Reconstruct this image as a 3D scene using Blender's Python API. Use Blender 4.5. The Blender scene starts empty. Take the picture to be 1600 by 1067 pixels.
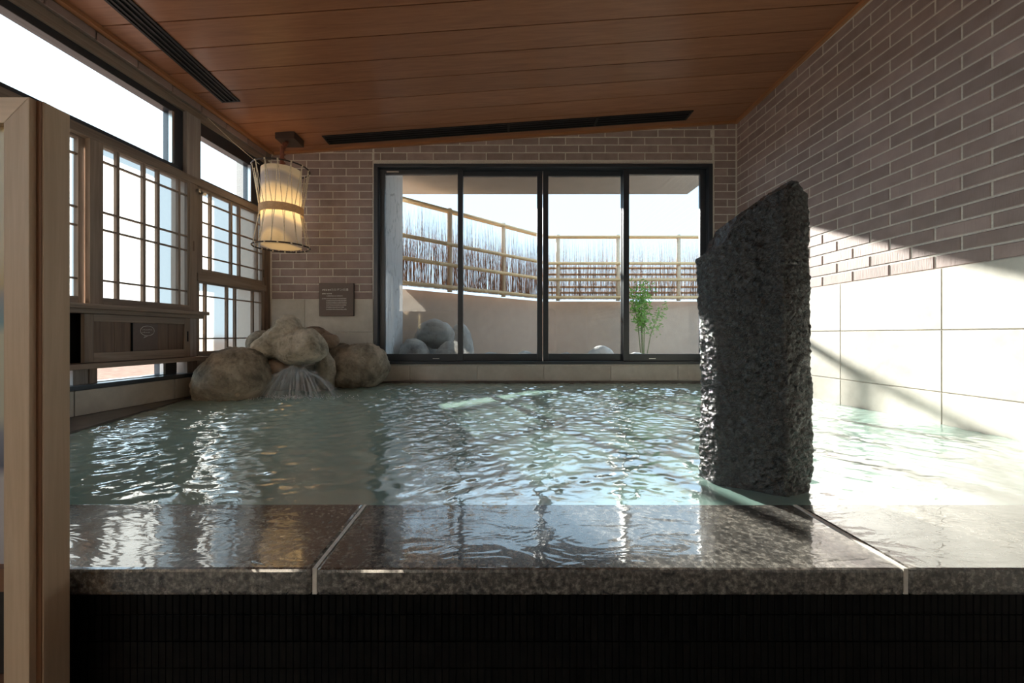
import bpy, bmesh, math, random
import numpy as np
from mathutils import Vector, Matrix, noise as mnoise

random.seed(7)
rng = np.random.default_rng(11)
SC = bpy.context.scene
FLOOR = -0.46                               # floor of the washing area, below the water level
COL = SC.collection

# ------------------------------------------------------------------ camera
CAM_H = 0.434                       # metres above the water (water surface is z = 0)
cam_d = bpy.data.cameras.new('camera')
cam_d.sensor_width = 36.0
cam_d.lens = 648 / 1600 * 36.0
cam_d.shift_x = 18 / 1600
cam_d.shift_y = -10 / 1600
cam_d.clip_start = 0.02
cam = bpy.data.objects.new('camera', cam_d)
COL.objects.link(cam)
cam.location = (0, 0, CAM_H)
cam.rotation_euler = (math.radians(90), 0, 0)
SC.camera = cam

# ------------------------------------------------------------------ sky, sun, exposure
SUN_DIR = Vector((-0.335, 0.96, 0.42)).normalized()      # towards the sun
world = bpy.data.worlds.new('sky'); SC.world = world
world.use_nodes = True
wn = world.node_tree; wn.nodes.clear()
w_out = wn.nodes.new('ShaderNodeOutputWorld')
w_bg = wn.nodes.new('ShaderNodeBackground')
w_tc = wn.nodes.new('ShaderNodeTexCoord')
w_sep = wn.nodes.new('ShaderNodeSeparateXYZ')
w_ramp = wn.nodes.new('ShaderNodeValToRGB')
wn.links.new(w_tc.outputs['Generated'], w_sep.inputs[0])
wn.links.new(w_sep.outputs['Z'], w_ramp.inputs[0])
wn.links.new(w_ramp.outputs[0], w_bg.inputs['Color'])
wn.links.new(w_bg.outputs[0], w_out.inputs['Surface'])
w_ramp.color_ramp.elements[0].position = 0.0
w_ramp.color_ramp.elements[0].color = (0.70, 0.88, 1.0, 1)
w_ramp.color_ramp.elements[1].position = 0.9
w_ramp.color_ramp.elements[1].color = (0.64, 0.84, 1.0, 1)
w_bg.inputs['Strength'].default_value = 1.65

sun_d = bpy.data.lights.new('sun', 'SUN')
sun_d.energy = 21.0
sun_d.color = (1.0, 0.91, 0.79)
sun_d.angle = math.radians(0.9)
sun = bpy.data.objects.new('sun', sun_d); COL.objects.link(sun)
sun.rotation_euler = SUN_DIR.to_track_quat('Z', 'Y').to_euler()
sun.location = SUN_DIR * 12

def portal(name, loc, rot, sx, sy):
    l = bpy.data.lights.new(name, 'AREA'); l.shape = 'RECTANGLE'; l.size = sx; l.size_y = sy
    l.cycles.is_portal = True
    o = bpy.data.objects.new(name, l); COL.objects.link(o)
    o.location = loc; o.rotation_euler = rot
LWA = math.atan(0.0818)              # the left wall is not square to the back wall
portal('daylight_portal_back', (0.387, 3.93, 1.08), (math.radians(-90), 0, 0), 3.0, 1.8)
portal('daylight_portal_left', (-2.45, 0.75, 1.07), (0, math.radians(-90), -LWA), 1.9, 6.0)

SC.view_settings.view_transform = 'Standard'
SC.view_settings.look = 'None'
SC.view_settings.gamma = 1.0
SC.view_settings.use_curve_mapping = False
SC.view_settings.exposure = 1.2
cy = SC.cycles
cy.max_bounces = 14; cy.diffuse_bounces = 7; cy.glossy_bounces = 6
cy.transmission_bounces = 8; cy.transparent_max_bounces = 24
cy.sample_clamp_indirect = 6.0
cy.use_denoising = True

# ------------------------------------------------------------------ materials
MATS = {}
def new_mat(name):
    m = bpy.data.materials.new(name); m.use_nodes = True
    nt = m.node_tree
    p = nt.nodes['Principled BSDF']
    MATS[name] = m
    return m, nt, p

def nd(nt, typ, **kw):
    n = nt.nodes.new(typ)
    for k, v in kw.items():
        setattr(n, k, v)
    return n

def coords(nt, scale=(1, 1, 1), kind='Object', rnd=False):
    tc = nd(nt, 'ShaderNodeTexCoord')
    mp = nd(nt, 'ShaderNodeMapping')
    mp.inputs['Scale'].default_value = scale
    nt.links.new(tc.outputs[kind], mp.inputs[0])
    if rnd:                                        # every copy gets its own piece of the grain
        oi = nd(nt, 'ShaderNodeObjectInfo')
        mul = nd(nt, 'ShaderNodeMath', operation='MULTIPLY'); mul.inputs[1].default_value = 37.0
        nt.links.new(oi.outputs['Random'], mul.inputs[0])
        nt.links.new(mul.outputs[0], mp.inputs['Location'])
    return mp.outputs[0]

def noise_tex(nt, vec, scale, detail=4, rough=0.55, dist=0.0):
    n = nd(nt, 'ShaderNodeTexNoise')
    n.inputs['Scale'].default_value = scale
    n.inputs['Detail'].default_value = detail
    n.inputs['Roughness'].default_value = rough
    n.inputs['Distortion'].default_value = dist
    if vec is not None:
        nt.links.new(vec, n.inputs['Vector'])
    return n.outputs[0]

def ramp(nt, fac, stops):
    r = nd(nt, 'ShaderNodeValToRGB')
    els = r.color_ramp.elements
    while len(els) < len(stops):
        els.new(0.5)
    for e, (pos, c) in zip(els, stops):
        e.position = pos; e.color = (*c, 1) if len(c) == 3 else c
    nt.links.new(fac, r.inputs[0])
    return r.outputs[0]

def bump(nt, height, strength, dist, p, prev=None):
    b = nd(nt, 'ShaderNodeBump')
    b.inputs['Strength'].default_value = strength
    b.inputs['Distance'].default_value = dist
    nt.links.new(height, b.inputs['Height'])
    if prev is not None:
        nt.links.new(prev, b.inputs['Normal'])
    nt.links.new(b.outputs[0], p.inputs['Normal'])
    return b.outputs[0]

def jitter(nt, col, amt_v=0.25, amt_h=0.0, sat=1.0):
    """each object's own tone"""
    oi = nd(nt, 'ShaderNodeObjectInfo')
    mr = nd(nt, 'ShaderNodeMapRange')
    mr.inputs['To Min'].default_value = 1 - amt_v; mr.inputs['To Max'].default_value = 1 + amt_v
    nt.links.new(oi.outputs['Random'], mr.inputs[0])
    h = nd(nt, 'ShaderNodeHueSaturation'); h.inputs['Saturation'].default_value = sat
    nt.links.new(mr.outputs[0], h.inputs['Value'])
    nt.links.new(col, h.inputs['Color'])
    return h.outputs[0]

def plain(name, col, rough=0.5, metal=0.0, ior=1.45, grain=0.0, gscale=60, coat=0.0):
    m, nt, p = new_mat(name)
    p.inputs['Roughness'].default_value = rough; p.inputs['Metallic'].default_value = metal
    p.inputs['IOR'].default_value = ior; p.inputs['Coat Weight'].default_value = coat
    v = coords(nt)
    f = noise_tex(nt, v, gscale, 3)
    c = ramp(nt, f, [(0.3, tuple(x * (1 - grain) for x in col)), (0.7, tuple(min(1, x * (1 + grain)) for x in col))])
    nt.links.new(c, p.inputs['Base Color'])
    return m

def wood(name, c1, c2, axis='Z', rough=0.5, coat=0.0, scale=1.0, bumps=0.15, var=0.12):
    m, nt, p = new_mat(name)
    s = {'X': (1.2, 26, 26), 'Y': (26, 1.2, 26), 'Z': (26, 26, 1.2)}[axis]
    v = coords(nt, tuple(x * scale for x in s), rnd=True)
    n1 = noise_tex(nt, v, 1.0, 6, 0.6, 1.2)
    n2 = noise_tex(nt, v, 3.5, 4, 0.6, 0.3)
    mx = nd(nt, 'ShaderNodeMath', operation='MULTIPLY_ADD')
    mx.inputs[1].default_value = 0.4
    nt.links.new(n2, mx.inputs[0]); nt.links.new(n1, mx.inputs[2])
    c = ramp(nt, mx.outputs[0], [(0.45, c1), (0.95, c2)])
    c = jitter(nt, c, var)
    nt.links.new(c, p.inputs['Base Color'])
    p.inputs['Roughness'].default_value = rough
    p.inputs['Coat Weight'].default_value = coat; p.inputs['Coat Roughness'].default_value = 0.15
    bump(nt, mx.outputs[0], bumps, 0.002, p)
    return m

def make_brick():
    m, nt, p = new_mat('brick')
    v = coords(nt, rnd=True)
    vs = coords(nt, (150, 150, 12), rnd=True)
    base = noise_tex(nt, v, 9, 4)
    c = ramp(nt, base, [(0.3, (0.31, 0.225, 0.203)), (0.7, (0.41, 0.307, 0.28))])
    c = jitter(nt, c, 0.16)
    nt.links.new(c, p.inputs['Base Color'])
    p.inputs['Roughness'].default_value = 0.62
    n1 = noise_tex(nt, vs, 1.0, 3, 0.6)
    bump(nt, n1, 0.45, 0.0035, p)
make_brick()
plain('grout', (0.74, 0.69, 0.62), 0.85, grain=0.12, gscale=90)
plain('grout_dark', (0.22, 0.17, 0.14), 0.85, grain=0.12, gscale=90)

def make_cream():
    m, nt, p = new_mat('cream_tile')
    v = coords(nt, (1, 1, 1), 'Object', rnd=True)
    a = noise_tex(nt, v, 3.0, 6, 0.62, 0.6)
    b = noise_tex(nt, v, 22, 5, 0.6)
    mx = nd(nt, 'ShaderNodeMath', operation='MULTIPLY_ADD'); mx.inputs[1].default_value = 0.35
    nt.links.new(b, mx.inputs[0]); nt.links.new(a, mx.inputs[2])
    c = ramp(nt, mx.outputs[0], [(0.4, (0.46, 0.425, 0.365)), (0.85, (0.66, 0.62, 0.55))])
    c = jitter(nt, c, 0.06)
    nt.links.new(c, p.inputs['Base Color'])
    p.inputs['Roughness'].default_value = 0.42
    bump(nt, b, 0.12, 0.002, p)
make_cream()

wood('ceiling_wood', (0.25, 0.100, 0.048), (0.38, 0.170, 0.085), 'X', 0.34, coat=0.15, bumps=0.06, var=0.10)
wood('trim_wood', (0.33, 0.14, 0.06), (0.46, 0.21, 0.09), 'Y', 0.4)
wood('trim_wood_x', (0.33, 0.14, 0.06), (0.46, 0.21, 0.09), 'X', 0.4)
wood('old_wood', (0.20, 0.148, 0.113), (0.40, 0.31, 0.245), 'Y', 0.6, bumps=0.3)
wood('old_wood_z', (0.20, 0.148, 0.113), (0.40, 0.31, 0.245), 'Z', 0.6, bumps=0.3)
wood('grey_wood_z', (0.26, 0.22, 0.20), (0.45, 0.40, 0.37), 'Z', 0.6, bumps=0.3)
wood('door_wood', (0.115, 0.072, 0.048), (0.26, 0.172, 0.118), 'Z', 0.55, bumps=0.3)
wood('pale_wood', (0.60, 0.42, 0.27), (0.77, 0.57, 0.40), 'Z', 0.5, bumps=0.12, scale=1.6)
wood('pale_wood_x', (0.60, 0.42, 0.27), (0.77, 0.57, 0.40), 'X', 0.5, bumps=0.12, scale=1.6)
wood('groove_wood', (0.17, 0.075, 0.035), (0.24, 0.11, 0.05), 'Z', 0.5)
wood('groove_wood_x', (0.22, 0.10, 0.05), (0.30, 0.14, 0.07), 'X', 0.5)
wood('bamboo_y', (0.58, 0.39, 0.19), (0.74, 0.54, 0.30), 'X', 0.4, bumps=0.05)
wood('post_wood', (0.58, 0.45, 0.32), (0.72, 0.59, 0.44), 'Z', 0.6)
plain('twig', (0.27, 0.155, 0.09), 0.8, grain=0.5, gscale=25)
plain('aluminium_dark', (0.028, 0.034, 0.043), 0.36, 0.0, ior=1.65, grain=0.04)
plain('steel', (0.55, 0.55, 0.53), 0.3, 0.9)
plain('vent_black', (0.012, 0.012, 0.013), 0.5)
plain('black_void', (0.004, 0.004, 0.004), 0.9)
plain('box_brown', (0.05, 0.032, 0.025), 0.55)
plain('sign_brown', (0.16, 0.115, 0.095), 0.45, grain=0.06)
plain('sign_edge', (0.05, 0.033, 0.025), 0.5)
plain('print_white', (0.95, 0.92, 0.88), 0.6)
plain('rope', (0.80, 0.70, 0.53), 0.85, grain=0.25, gscale=120)
def band_nodes(nt):
    c = ramp(nt, noise_tex(nt, coords(nt, (1, 1, 6)), 90, 3), [(0.3, (0.52, 0.40, 0.26)), (0.7, (0.78, 0.64, 0.46))])
    tr = nd(nt, 'ShaderNodeBsdfTranslucent'); df = nd(nt, 'ShaderNodeBsdfDiffuse')
    nt.links.new(c, tr.inputs[0]); nt.links.new(c, df.inputs[0])
    m = nd(nt, 'ShaderNodeMixShader'); m.inputs[0].default_value = 0.6
    nt.links.new(tr.outputs[0], m.inputs[1]); nt.links.new(df.outputs[0], m.inputs[2])
    return m.outputs[0]
plain('cord_red', (0.20, 0.07, 0.04), 0.7, grain=0.3, gscale=200)
def make_plaster():
    m, nt, p = new_mat('lime_plaster')
    v = coords(nt, (1.6, 1.6, 0.55))
    wob = noise_tex(nt, v, 6, 3)
    vo = nd(nt, 'ShaderNodeTexVoronoi', feature='DISTANCE_TO_EDGE'); vo.inputs['Scale'].default_value = 5.5
    mixv = nd(nt, 'ShaderNodeMixRGB'); mixv.inputs[0].default_value = 0.18
    nt.links.new(v, mixv.inputs[1]); nt.links.new(wob, mixv.inputs[2]); nt.links.new(mixv.outputs[0], vo.inputs['Vector'])
    c = ramp(nt, vo.outputs['Distance'], [(0.0, (0.36, 0.37, 0.38)), (0.035, (0.68, 0.70, 0.72))])
    nt.links.new(c, p.inputs['Base Color']); p.inputs['Roughness'].default_value = 0.8
make_plaster()
plain('eave_soffit', (0.43, 0.36, 0.30), 0.8, grain=0.05, gscale=8)
plain('garden_wall', (0.50, 0.38, 0.30), 0.85, grain=0.06, gscale=10)
plain('paving', (0.15, 0.105, 0.088), 0.9, grain=0.25, gscale=14)
MATS['paving'].node_tree.nodes['Principled BSDF'].inputs['Specular IOR Level'].default_value = 0.0
plain('gravel', (0.34, 0.27, 0.22), 0.9, grain=0.5, gscale=45)
MATS['gravel'].node_tree.nodes['Principled BSDF'].inputs['Specular IOR Level'].default_value = 0.0
plain('dark_panel', (0.02, 0.018, 0.016), 0.5)
plain('leaf', (0.16, 0.34, 0.05), 0.5, grain=0.3, gscale=14)
plain('stem', (0.12, 0.16, 0.05), 0.6)
plain('rear_wall', (0.62, 0.56, 0.49), 0.7, grain=0.1, gscale=4)
plain('wash_floor', (0.20, 0.185, 0.165), 0.5, grain=0.3, gscale=30)
plain('foam', (0.85, 0.90, 0.90), 0.3)

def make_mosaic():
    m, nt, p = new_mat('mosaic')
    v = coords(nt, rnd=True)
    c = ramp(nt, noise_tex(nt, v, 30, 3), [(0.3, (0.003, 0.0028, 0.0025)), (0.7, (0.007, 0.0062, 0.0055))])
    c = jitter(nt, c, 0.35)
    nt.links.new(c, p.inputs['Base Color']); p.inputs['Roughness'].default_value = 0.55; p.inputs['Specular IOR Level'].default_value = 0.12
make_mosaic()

def make_granite():
    m, nt, p = new_mat('granite')
    v = coords(nt)
    a = noise_tex(nt, v, 90, 3, 0.7)
    b = noise_tex(nt, v, 230, 2, 0.6)
    e = noise_tex(nt, v, 3.2, 5, 0.6)
    c1 = ramp(nt, a, [(0.36, (0.05, 0.048, 0.045)), (0.52, (0.15, 0.142, 0.13)), (0.72, (0.40, 0.38, 0.345))])
    c2 = ramp(nt, e, [(0.3, (0.55, 0.55, 0.56)), (0.7, (1.25, 1.2, 1.12))])
    mul = nd(nt, 'ShaderNodeMixRGB', blend_type='MULTIPLY'); mul.inputs[0].default_value = 1
    nt.links.new(c1, mul.inputs[1]); nt.links.new(c2, mul.inputs[2])
    nt.links.new(mul.outputs[0], p.inputs['Base Color'])
    r = ramp(nt, e, [(0.35, (0.12,) * 3), (0.7, (0.34,) * 3)])
    nt.links.new(r, p.inputs['Roughness'])
    p.inputs['IOR'].default_value = 1.6
    bump(nt, b, 0.10, 0.001, p)
    # a film of overflowing water over the stone
    p.inputs['Coat Weight'].default_value = 1.0
    p.inputs['Coat IOR'].default_value = 2.0
    p.inputs['Coat Roughness'].default_value = 0.035
    vw = coords(nt, (5, 11, 1))
    w = noise_tex(nt, vw, 1.3, 3, 0.5, 1.0)
    bm_ = nd(nt, 'ShaderNodeBump'); bm_.inputs['Strength'].default_value = 0.20; bm_.inputs['Distance'].default_value = 0.01
    nt.links.new(w, bm_.inputs['Height']); nt.links.new(bm_.outputs[0], p.inputs['Coat Normal'])
make_granite()

def make_stone(name, cols, rough=0.75, scale=6.0, bumpd=0.012, moss=None):
    m, nt, p = new_mat(name)
    v = coords(nt, rnd=True)
    a = noise_tex(nt, v, scale, 7, 0.65, 0.4)
    b = noise_tex(nt, v, scale * 9, 5, 0.7)
    c = ramp(nt, a, [(0.36, cols[0]), (0.5, cols[1]), (0.64, cols[2])])
    sp = ramp(nt, b, [(0.26, (0.42, 0.40, 0.37)), (0.42, (1, 1, 1)), (0.75, (1.12, 1.12, 1.1))])
    mul = nd(nt, 'ShaderNodeMixRGB', blend_type='MULTIPLY'); mul.inputs[0].default_value = 1
    nt.links.new(c, mul.inputs[1]); nt.links.new(sp, mul.inputs[2])
    nt.links.new(mul.outputs[0], p.inputs['Base Color'])
    p.inputs['Roughness'].default_value = rough
    pr = bump(nt, a, 0.6, bumpd * 1.6, p)
    bump(nt, b, 0.7, bumpd * 0.5, p, pr)
make_stone('boulder', [(0.14, 0.12, 0.088), (0.32, 0.28, 0.215), (0.52, 0.45, 0.355)])
make_stone('boulder_pale', [(0.22, 0.195, 0.14), (0.50, 0.44, 0.34), (0.68, 0.61, 0.49)])
make_stone('boulder_rust', [(0.14, 0.095, 0.065), (0.28, 0.19, 0.13), (0.38, 0.28, 0.20)])
make_stone('garden_rock', [(0.30, 0.29, 0.28), (0.48, 0.47, 0.45), (0.62, 0.60, 0.57)], scale=4)
make_stone('pool_ledge', [(0.075, 0.065, 0.055), (0.12, 0.105, 0.09), (0.17, 0.15, 0.13)], rough=0.3, scale=5, bumpd=0.002)

def make_basalt():
    m, nt, p = new_mat('basalt_wet')
    v = coords(nt)
    a = noise_tex(nt, v, 45, 6, 0.72, 0.6)
    vo = nd(nt, 'ShaderNodeTexVoronoi'); vo.inputs['Scale'].default_value = 75
    vo.inputs['Randomness'].default_value = 1.0
    nt.links.new(v, vo.inputs['Vector'])
    c = ramp(nt, a, [(0.3, (0.010, 0.010, 0.010)), (0.75, (0.050, 0.048, 0.045))])
    nt.links.new(c, p.inputs['Base Color'])
    p.inputs['Roughness'].default_value = 0.14
    p.inputs['IOR'].default_value = 2.0
    p1 = bump(nt, a, 1.0, 0.02, p)
    bump(nt, vo.outputs['Distance'], 0.8, 0.010, p, p1)
make_basalt()

def make_water():
    m, nt, p = new_mat('pool_water')
    p.inputs['Base Color'].default_value = (0.175, 0.26, 0.215, 1)
    p.inputs['Roughness'].default_value = 0.03
    p.inputs['IOR'].default_value = 6.5
    v = coords(nt, (1, 1.5, 1))
    w = noise_tex(nt, v, 26, 3, 0.55, 0.8)
    bump(nt, w, 0.16, 0.004, p)
    c = ramp(nt, noise_tex(nt, coords(nt), 1.4, 3), [(0.3, (0.31, 0.48, 0.42)), (0.7, (0.37, 0.53, 0.465))])
    nt.links.new(c, p.inputs['Base Color'])
make_water()

def mix_mat(name, build):
    m, nt, p = new_mat(name)
    out = nt.nodes['Material Output']
    nt.nodes.remove(p)
    nt.links.new(build(nt), out.inputs['Surface'])
    return m

def glass_nodes(nt, tint=(0.96, 0.98, 0.985), ior=1.5):
    t = nd(nt, 'ShaderNodeBsdfTransparent'); t.inputs[0].default_value = (*tint, 1)
    g = nd(nt, 'ShaderNodeBsdfGlossy'); g.inputs['Roughness'].default_value = 0.0
    f = nd(nt, 'ShaderNodeFresnel')
    ge = nd(nt, 'ShaderNodeNewGeometry'); io = nd(nt, 'ShaderNodeMapRange')   # thin pane: both faces reflect alike
    io.inputs['To Min'].default_value = ior; io.inputs['To Max'].default_value = 1 / ior
    nt.links.new(ge.outputs['Backfacing'], io.inputs[0]); nt.links.new(io.outputs[0], f.inputs['IOR'])
    n = noise_tex(nt, coords(nt, (0.6, 0.6, 0.6)), 2.0, 2)
    r = ramp(nt, n, [(0.2, tuple(min(1.0, x * 1.01) for x in tint)), (0.8, tint)])
    nt.links.new(r, t.inputs[0])
    mx = nd(nt, 'ShaderNodeMixShader')
    nt.links.new(f.outputs[0], mx.inputs[0]); nt.links.new(t.outputs[0], mx.inputs[1]); nt.links.new(g.outputs[0], mx.inputs[2])
    return mx.outputs[0]
mix_mat('window_glass', glass_nodes)
mix_mat('tinted_glass', lambda nt: glass_nodes(nt, (0.635, 0.665, 0.685)))  # tint added to dim the sky and sun coming through the back window

def paper_nodes(nt):
    tr = nd(nt, 'ShaderNodeBsdfTranslucent')
    rf = nd(nt, 'ShaderNodeBsdfRefraction'); rf.inputs['IOR'].default_value = 1.01
    rf.inputs['Roughness'].default_value = 1.0
    rf.inputs['Color'].default_value = (0.34, 0.37, 0.375, 1)
    n = noise_tex(nt, coords(nt), 40, 4)
    c = ramp(nt, n, [(0.3, (0.235, 0.208, 0.172)), (0.7, (0.27, 0.24, 0.20))])
    nt.links.new(c, tr.inputs[0])
    df = nd(nt, 'ShaderNodeBsdfDiffuse'); df.inputs[0].default_value = (0.7, 0.68, 0.64, 1)
    m1 = nd(nt, 'ShaderNodeMixShader'); m1.inputs[0].default_value = 0.62
    nt.links.new(tr.outputs[0], m1.inputs[1]); nt.links.new(rf.outputs[0], m1.inputs[2])
    m2 = nd(nt, 'ShaderNodeMixShader'); m2.inputs[0].default_value = 0.08
    nt.links.new(m1.outputs[0], m2.inputs[1]); nt.links.new(df.outputs[0], m2.inputs[2])
    return m2.outputs[0]
mix_mat('shoji_paper', paper_nodes)

def shade_nodes(nt):
    v = coords(nt)
    wv = nd(nt, 'ShaderNodeTexWave'); wv.wave_type = 'RINGS'; wv.rings_direction = 'Y'
    wv.inputs['Scale'].default_value = 0.9; wv.inputs['Distortion'].default_value = 1.5; wv.inputs['Detail'].default_value = 1
    nt.links.new(v, wv.inputs['Vector'])
    c = ramp(nt, wv.outputs['Fac'], [(0.45, (0.86, 0.78, 0.62)), (0.72, (0.80, 0.74, 0.62)), (0.92, (0.40, 0.40, 0.46))])
    tr = nd(nt, 'ShaderNodeBsdfTranslucent'); df = nd(nt, 'ShaderNodeBsdfDiffuse')
    nt.links.new(c, tr.inputs[0]); nt.links.new(c, df.inputs[0])
    m = nd(nt, 'ShaderNodeMixShader'); m.inputs[0].default_value = 0.45
    nt.links.new(tr.outputs[0], m.inputs[1]); nt.links.new(df.outputs[0], m.inputs[2])
    return m.outputs[0]
mix_mat('lamp_shade', shade_nodes)
mix_mat('band_rope', band_nodes)

def fall_nodes(nt):
    t = nd(nt, 'ShaderNodeBsdfTransparent')
    g = nd(nt, 'ShaderNodeBsdfGlossy'); g.inputs['Roughness'].default_value = 0.12
    d = nd(nt, 'ShaderNodeBsdfDiffuse'); d.inputs[0].default_value = (0.8, 0.85, 0.86, 1)
    n = noise_tex(nt, coords(nt, (30, 30, 6)), 1.0, 3)
    r = ramp(nt, n, [(0.35, (0.03,) * 3), (0.75, (0.20,) * 3)])
    m1 = nd(nt, 'ShaderNodeMixShader'); m1.inputs[0].default_value = 0.35
    nt.links.new(d.outputs[0], m1.inputs[1]); nt.links.new(g.outputs[0], m1.inputs[2])
    m2 = nd(nt, 'ShaderNodeMixShader')
    nt.links.new(r, m2.inputs[0]); nt.links.new(t.outputs[0], m2.inputs[1]); nt.links.new(m1.outputs[0], m2.inputs[2])
    return m2.outputs[0]
mix_mat('falling_water', fall_nodes)

def bulb_nodes(nt):
    e = nd(nt, 'ShaderNodeEmission'); e.inputs[0].default_value = (1.0, 0.62, 0.22, 1); e.inputs[1].default_value = 9.0
    n = noise_tex(nt, coords(nt), 3.0, 1)
    c = ramp(nt, n, [(0.2, (1.0, 0.66, 0.30)), (0.8, (1.0, 0.71, 0.36))])
    nt.links.new(c, e.inputs[0])
    return e.outputs[0]
mix_mat('bulb_glow', bulb_nodes)

def make_poster():
    m, nt, p = new_mat('poster_print')
    tc = nd(nt, 'ShaderNodeTexCoord')
    sep = nd(nt, 'ShaderNodeSeparateXYZ'); nt.links.new(tc.outputs['Object'], sep.inputs[0])
    n = noise_tex(nt, tc.outputs['Object'], 5.0, 4)
    ma = nd(nt, 'ShaderNodeMath', operation='MULTIPLY_ADD'); ma.inputs[1].default_value = 0.05
    nt.links.new(n, ma.inputs[0]); nt.links.new(sep.outputs['Z'], ma.inputs[2])
    mr = nd(nt, 'ShaderNodeMapRange'); mr.inputs['From Min'].default_value = 0.05 - FLOOR + 0.025; mr.inputs['From Max'].default_value = 0.79 - FLOOR + 0.025
    nt.links.new(ma.outputs[0], mr.inputs[0])
    c = ramp(nt, mr.outputs[0], [(0.0, (0.50, 0.47, 0.50)), (0.19, (0.58, 0.55, 0.56)), (0.22, (0.16, 0.17, 0.22)),
                                 (0.30, (0.30, 0.31, 0.36)), (0.34, (0.60, 0.58, 0.47)), (0.52, (0.62, 0.60, 0.47)),
                                 (0.55, (0.25, 0.38, 0.42)), (0.61, (0.36, 0.34, 0.33)), (0.64, (0.60, 0.43, 0.21)), (1.0, (0.62, 0.50, 0.29))])
    nt.links.new(c, p.inputs['Base Color']); p.inputs['Roughness'].default_value = 0.25
make_poster()

# ------------------------------------------------------------------ mesh helpers
class MB:
    def __init__(self):
        self.v = []; self.f = []
    def add(self, verts, faces):
        o = len(self.v)
        self.v += [tuple(q) for q in verts]
        self.f += [tuple(i + o for i in q) for q in faces]
        return self
    def box(self, x0, x1, y0, y1, z0, z1):
        v = [(x0, y0, z0), (x1, y0, z0), (x1, y1, z0), (x0, y1, z0), (x0, y0, z1), (x1, y0, z1), (x1, y1, z1), (x0, y1, z1)]
        return self.add(v, [(0, 3, 2, 1), (4, 5, 6, 7), (0, 1, 5, 4), (1, 2, 6, 5), (2, 3, 7, 6), (3, 0, 4, 7)])
    def prism(self, pts, z0, z1):
        n = len(pts)
        v = [(x, y, z0) for x, y in pts] + [(x, y, z1) for x, y in pts]
        f = [tuple(range(n - 1, -1, -1)), tuple(range(n, 2 * n))]
        f += [(i, (i + 1) % n, n + (i + 1) % n, n + i) for i in range(n)]
        return self.add(v, f)
    def tube(self, pts, r, n=6, caps=True):
        pts = [Vector(q) for q in pts]
        rs = r if isinstance(r, (list, tuple)) else [r] * len(pts)
        vs = []
        ref = Vector((0.31, 0.22, 0.93))
        for i, q in enumerate(pts):
            t = (pts[min(i + 1, len(pts) - 1)] - pts[max(i - 1, 0)]).normalized()
            a = t.cross(ref)
            if a.length < 1e-3:
                a = t.cross(Vector((1, 0, 0)))
            a.normalize(); b = t.cross(a)
            for k in range(n):
                an = 2 * math.pi * k / n
                vs.append(q + (a * math.cos(an) + b * math.sin(an)) * rs[i])
        fs = []
        for i in range(len(pts) - 1):
            for k in range(n):
                k2 = (k + 1) % n
                fs.append((i * n + k, i * n + k2, (i + 1) * n + k2, (i + 1) * n + k))
        if caps:
            fs.append(tuple(range(n - 1, -1, -1)))
            fs.append(tuple((len(pts) - 1) * n + k for k in range(n)))
        return self.add(vs, fs)
    def lathe(self, prof, n=32, closed=False):
        vs = []; m = len(prof)
        for r, z in prof:
            for k in range(n):
                a = 2 * math.pi * k / n
                vs.append((r * math.cos(a), r * math.sin(a), z))
        fs = []
        for i in range(m if closed else m - 1):
            j = (i + 1) % m
            for k in range(n):
                k2 = (k + 1) % n
                fs.append((i * n + k, i * n + k2, j * n + k2, j * n + k))
        return self.add(vs, fs)
    def mesh(self, name, mat, smooth=False, bevel=0.0):
        me = bpy.data.meshes.new(name)
        me.from_pydata(self.v, [], self.f)
        if bevel > 0:
            bm = bmesh.new(); bm.from_mesh(me)
            bmesh.ops.bevel(bm, geom=list(bm.edges), offset=bevel, segments=2, affect='EDGES', profile=0.6)
            bm.to_mesh(me); bm.free()
        else:
            bm = bmesh.new(); bm.from_mesh(me)
            bmesh.ops.recalc_face_normals(bm, faces=bm.faces)
            bm.to_mesh(me); bm.free()
        if smooth:
            me.polygons.foreach_set('use_smooth', [True] * len(me.polygons))
        me.materials.append(MATS[mat])
        me.update()
        return me
    def build(self, name, mat, parent=None, smooth=False, bevel=0.0, loc=None, rotz=0.0):
        return put(name, self.mesh(name, mat, smooth, bevel), parent, loc, rotz)

def put(name, me, parent=None, loc=None, rotz=0.0):
    o = bpy.data.objects.new(name, me)
    COL.objects.link(o)
    if parent is not None:
        o.parent = parent
    if loc is not None:
        o.location = loc
    if rotz:
        o.rotation_euler = (0, 0, rotz)
    return o

def tag(o, label, cat, group=None, kind=None):
    o['label'] = label; o['category'] = cat
    if group: o['group'] = group
    if kind: o['kind'] = kind
    return o

def thing(name, label, cat, loc=(0, 0, 0), rotz=0.0, group=None, kind=None):
    o = bpy.data.objects.new(name, None); COL.objects.link(o)
    o.empty_display_size = 0.1
    o.location = loc; o.rotation_euler = (0, 0, rotz)
    return tag(o, label, cat, group, kind)

def text_mesh(s, size, mat):
    cu = bpy.data.curves.new('lettering', 'FONT'); cu.body = s; cu.size = size
    cu.align_x = 'LEFT'; cu.resolution_u = 2
    ob = bpy.data.objects.new('lettering', cu); COL.objects.link(ob)
    dg = bpy.context.evaluated_depsgraph_get(); dg.update()
    me = bpy.data.meshes.new_from_object(ob.evaluated_get(dg))
    bpy.data.objects.remove(ob); bpy.data.curves.remove(cu)
    me.materials.clear(); me.materials.append(MATS[mat])
    return me

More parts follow.
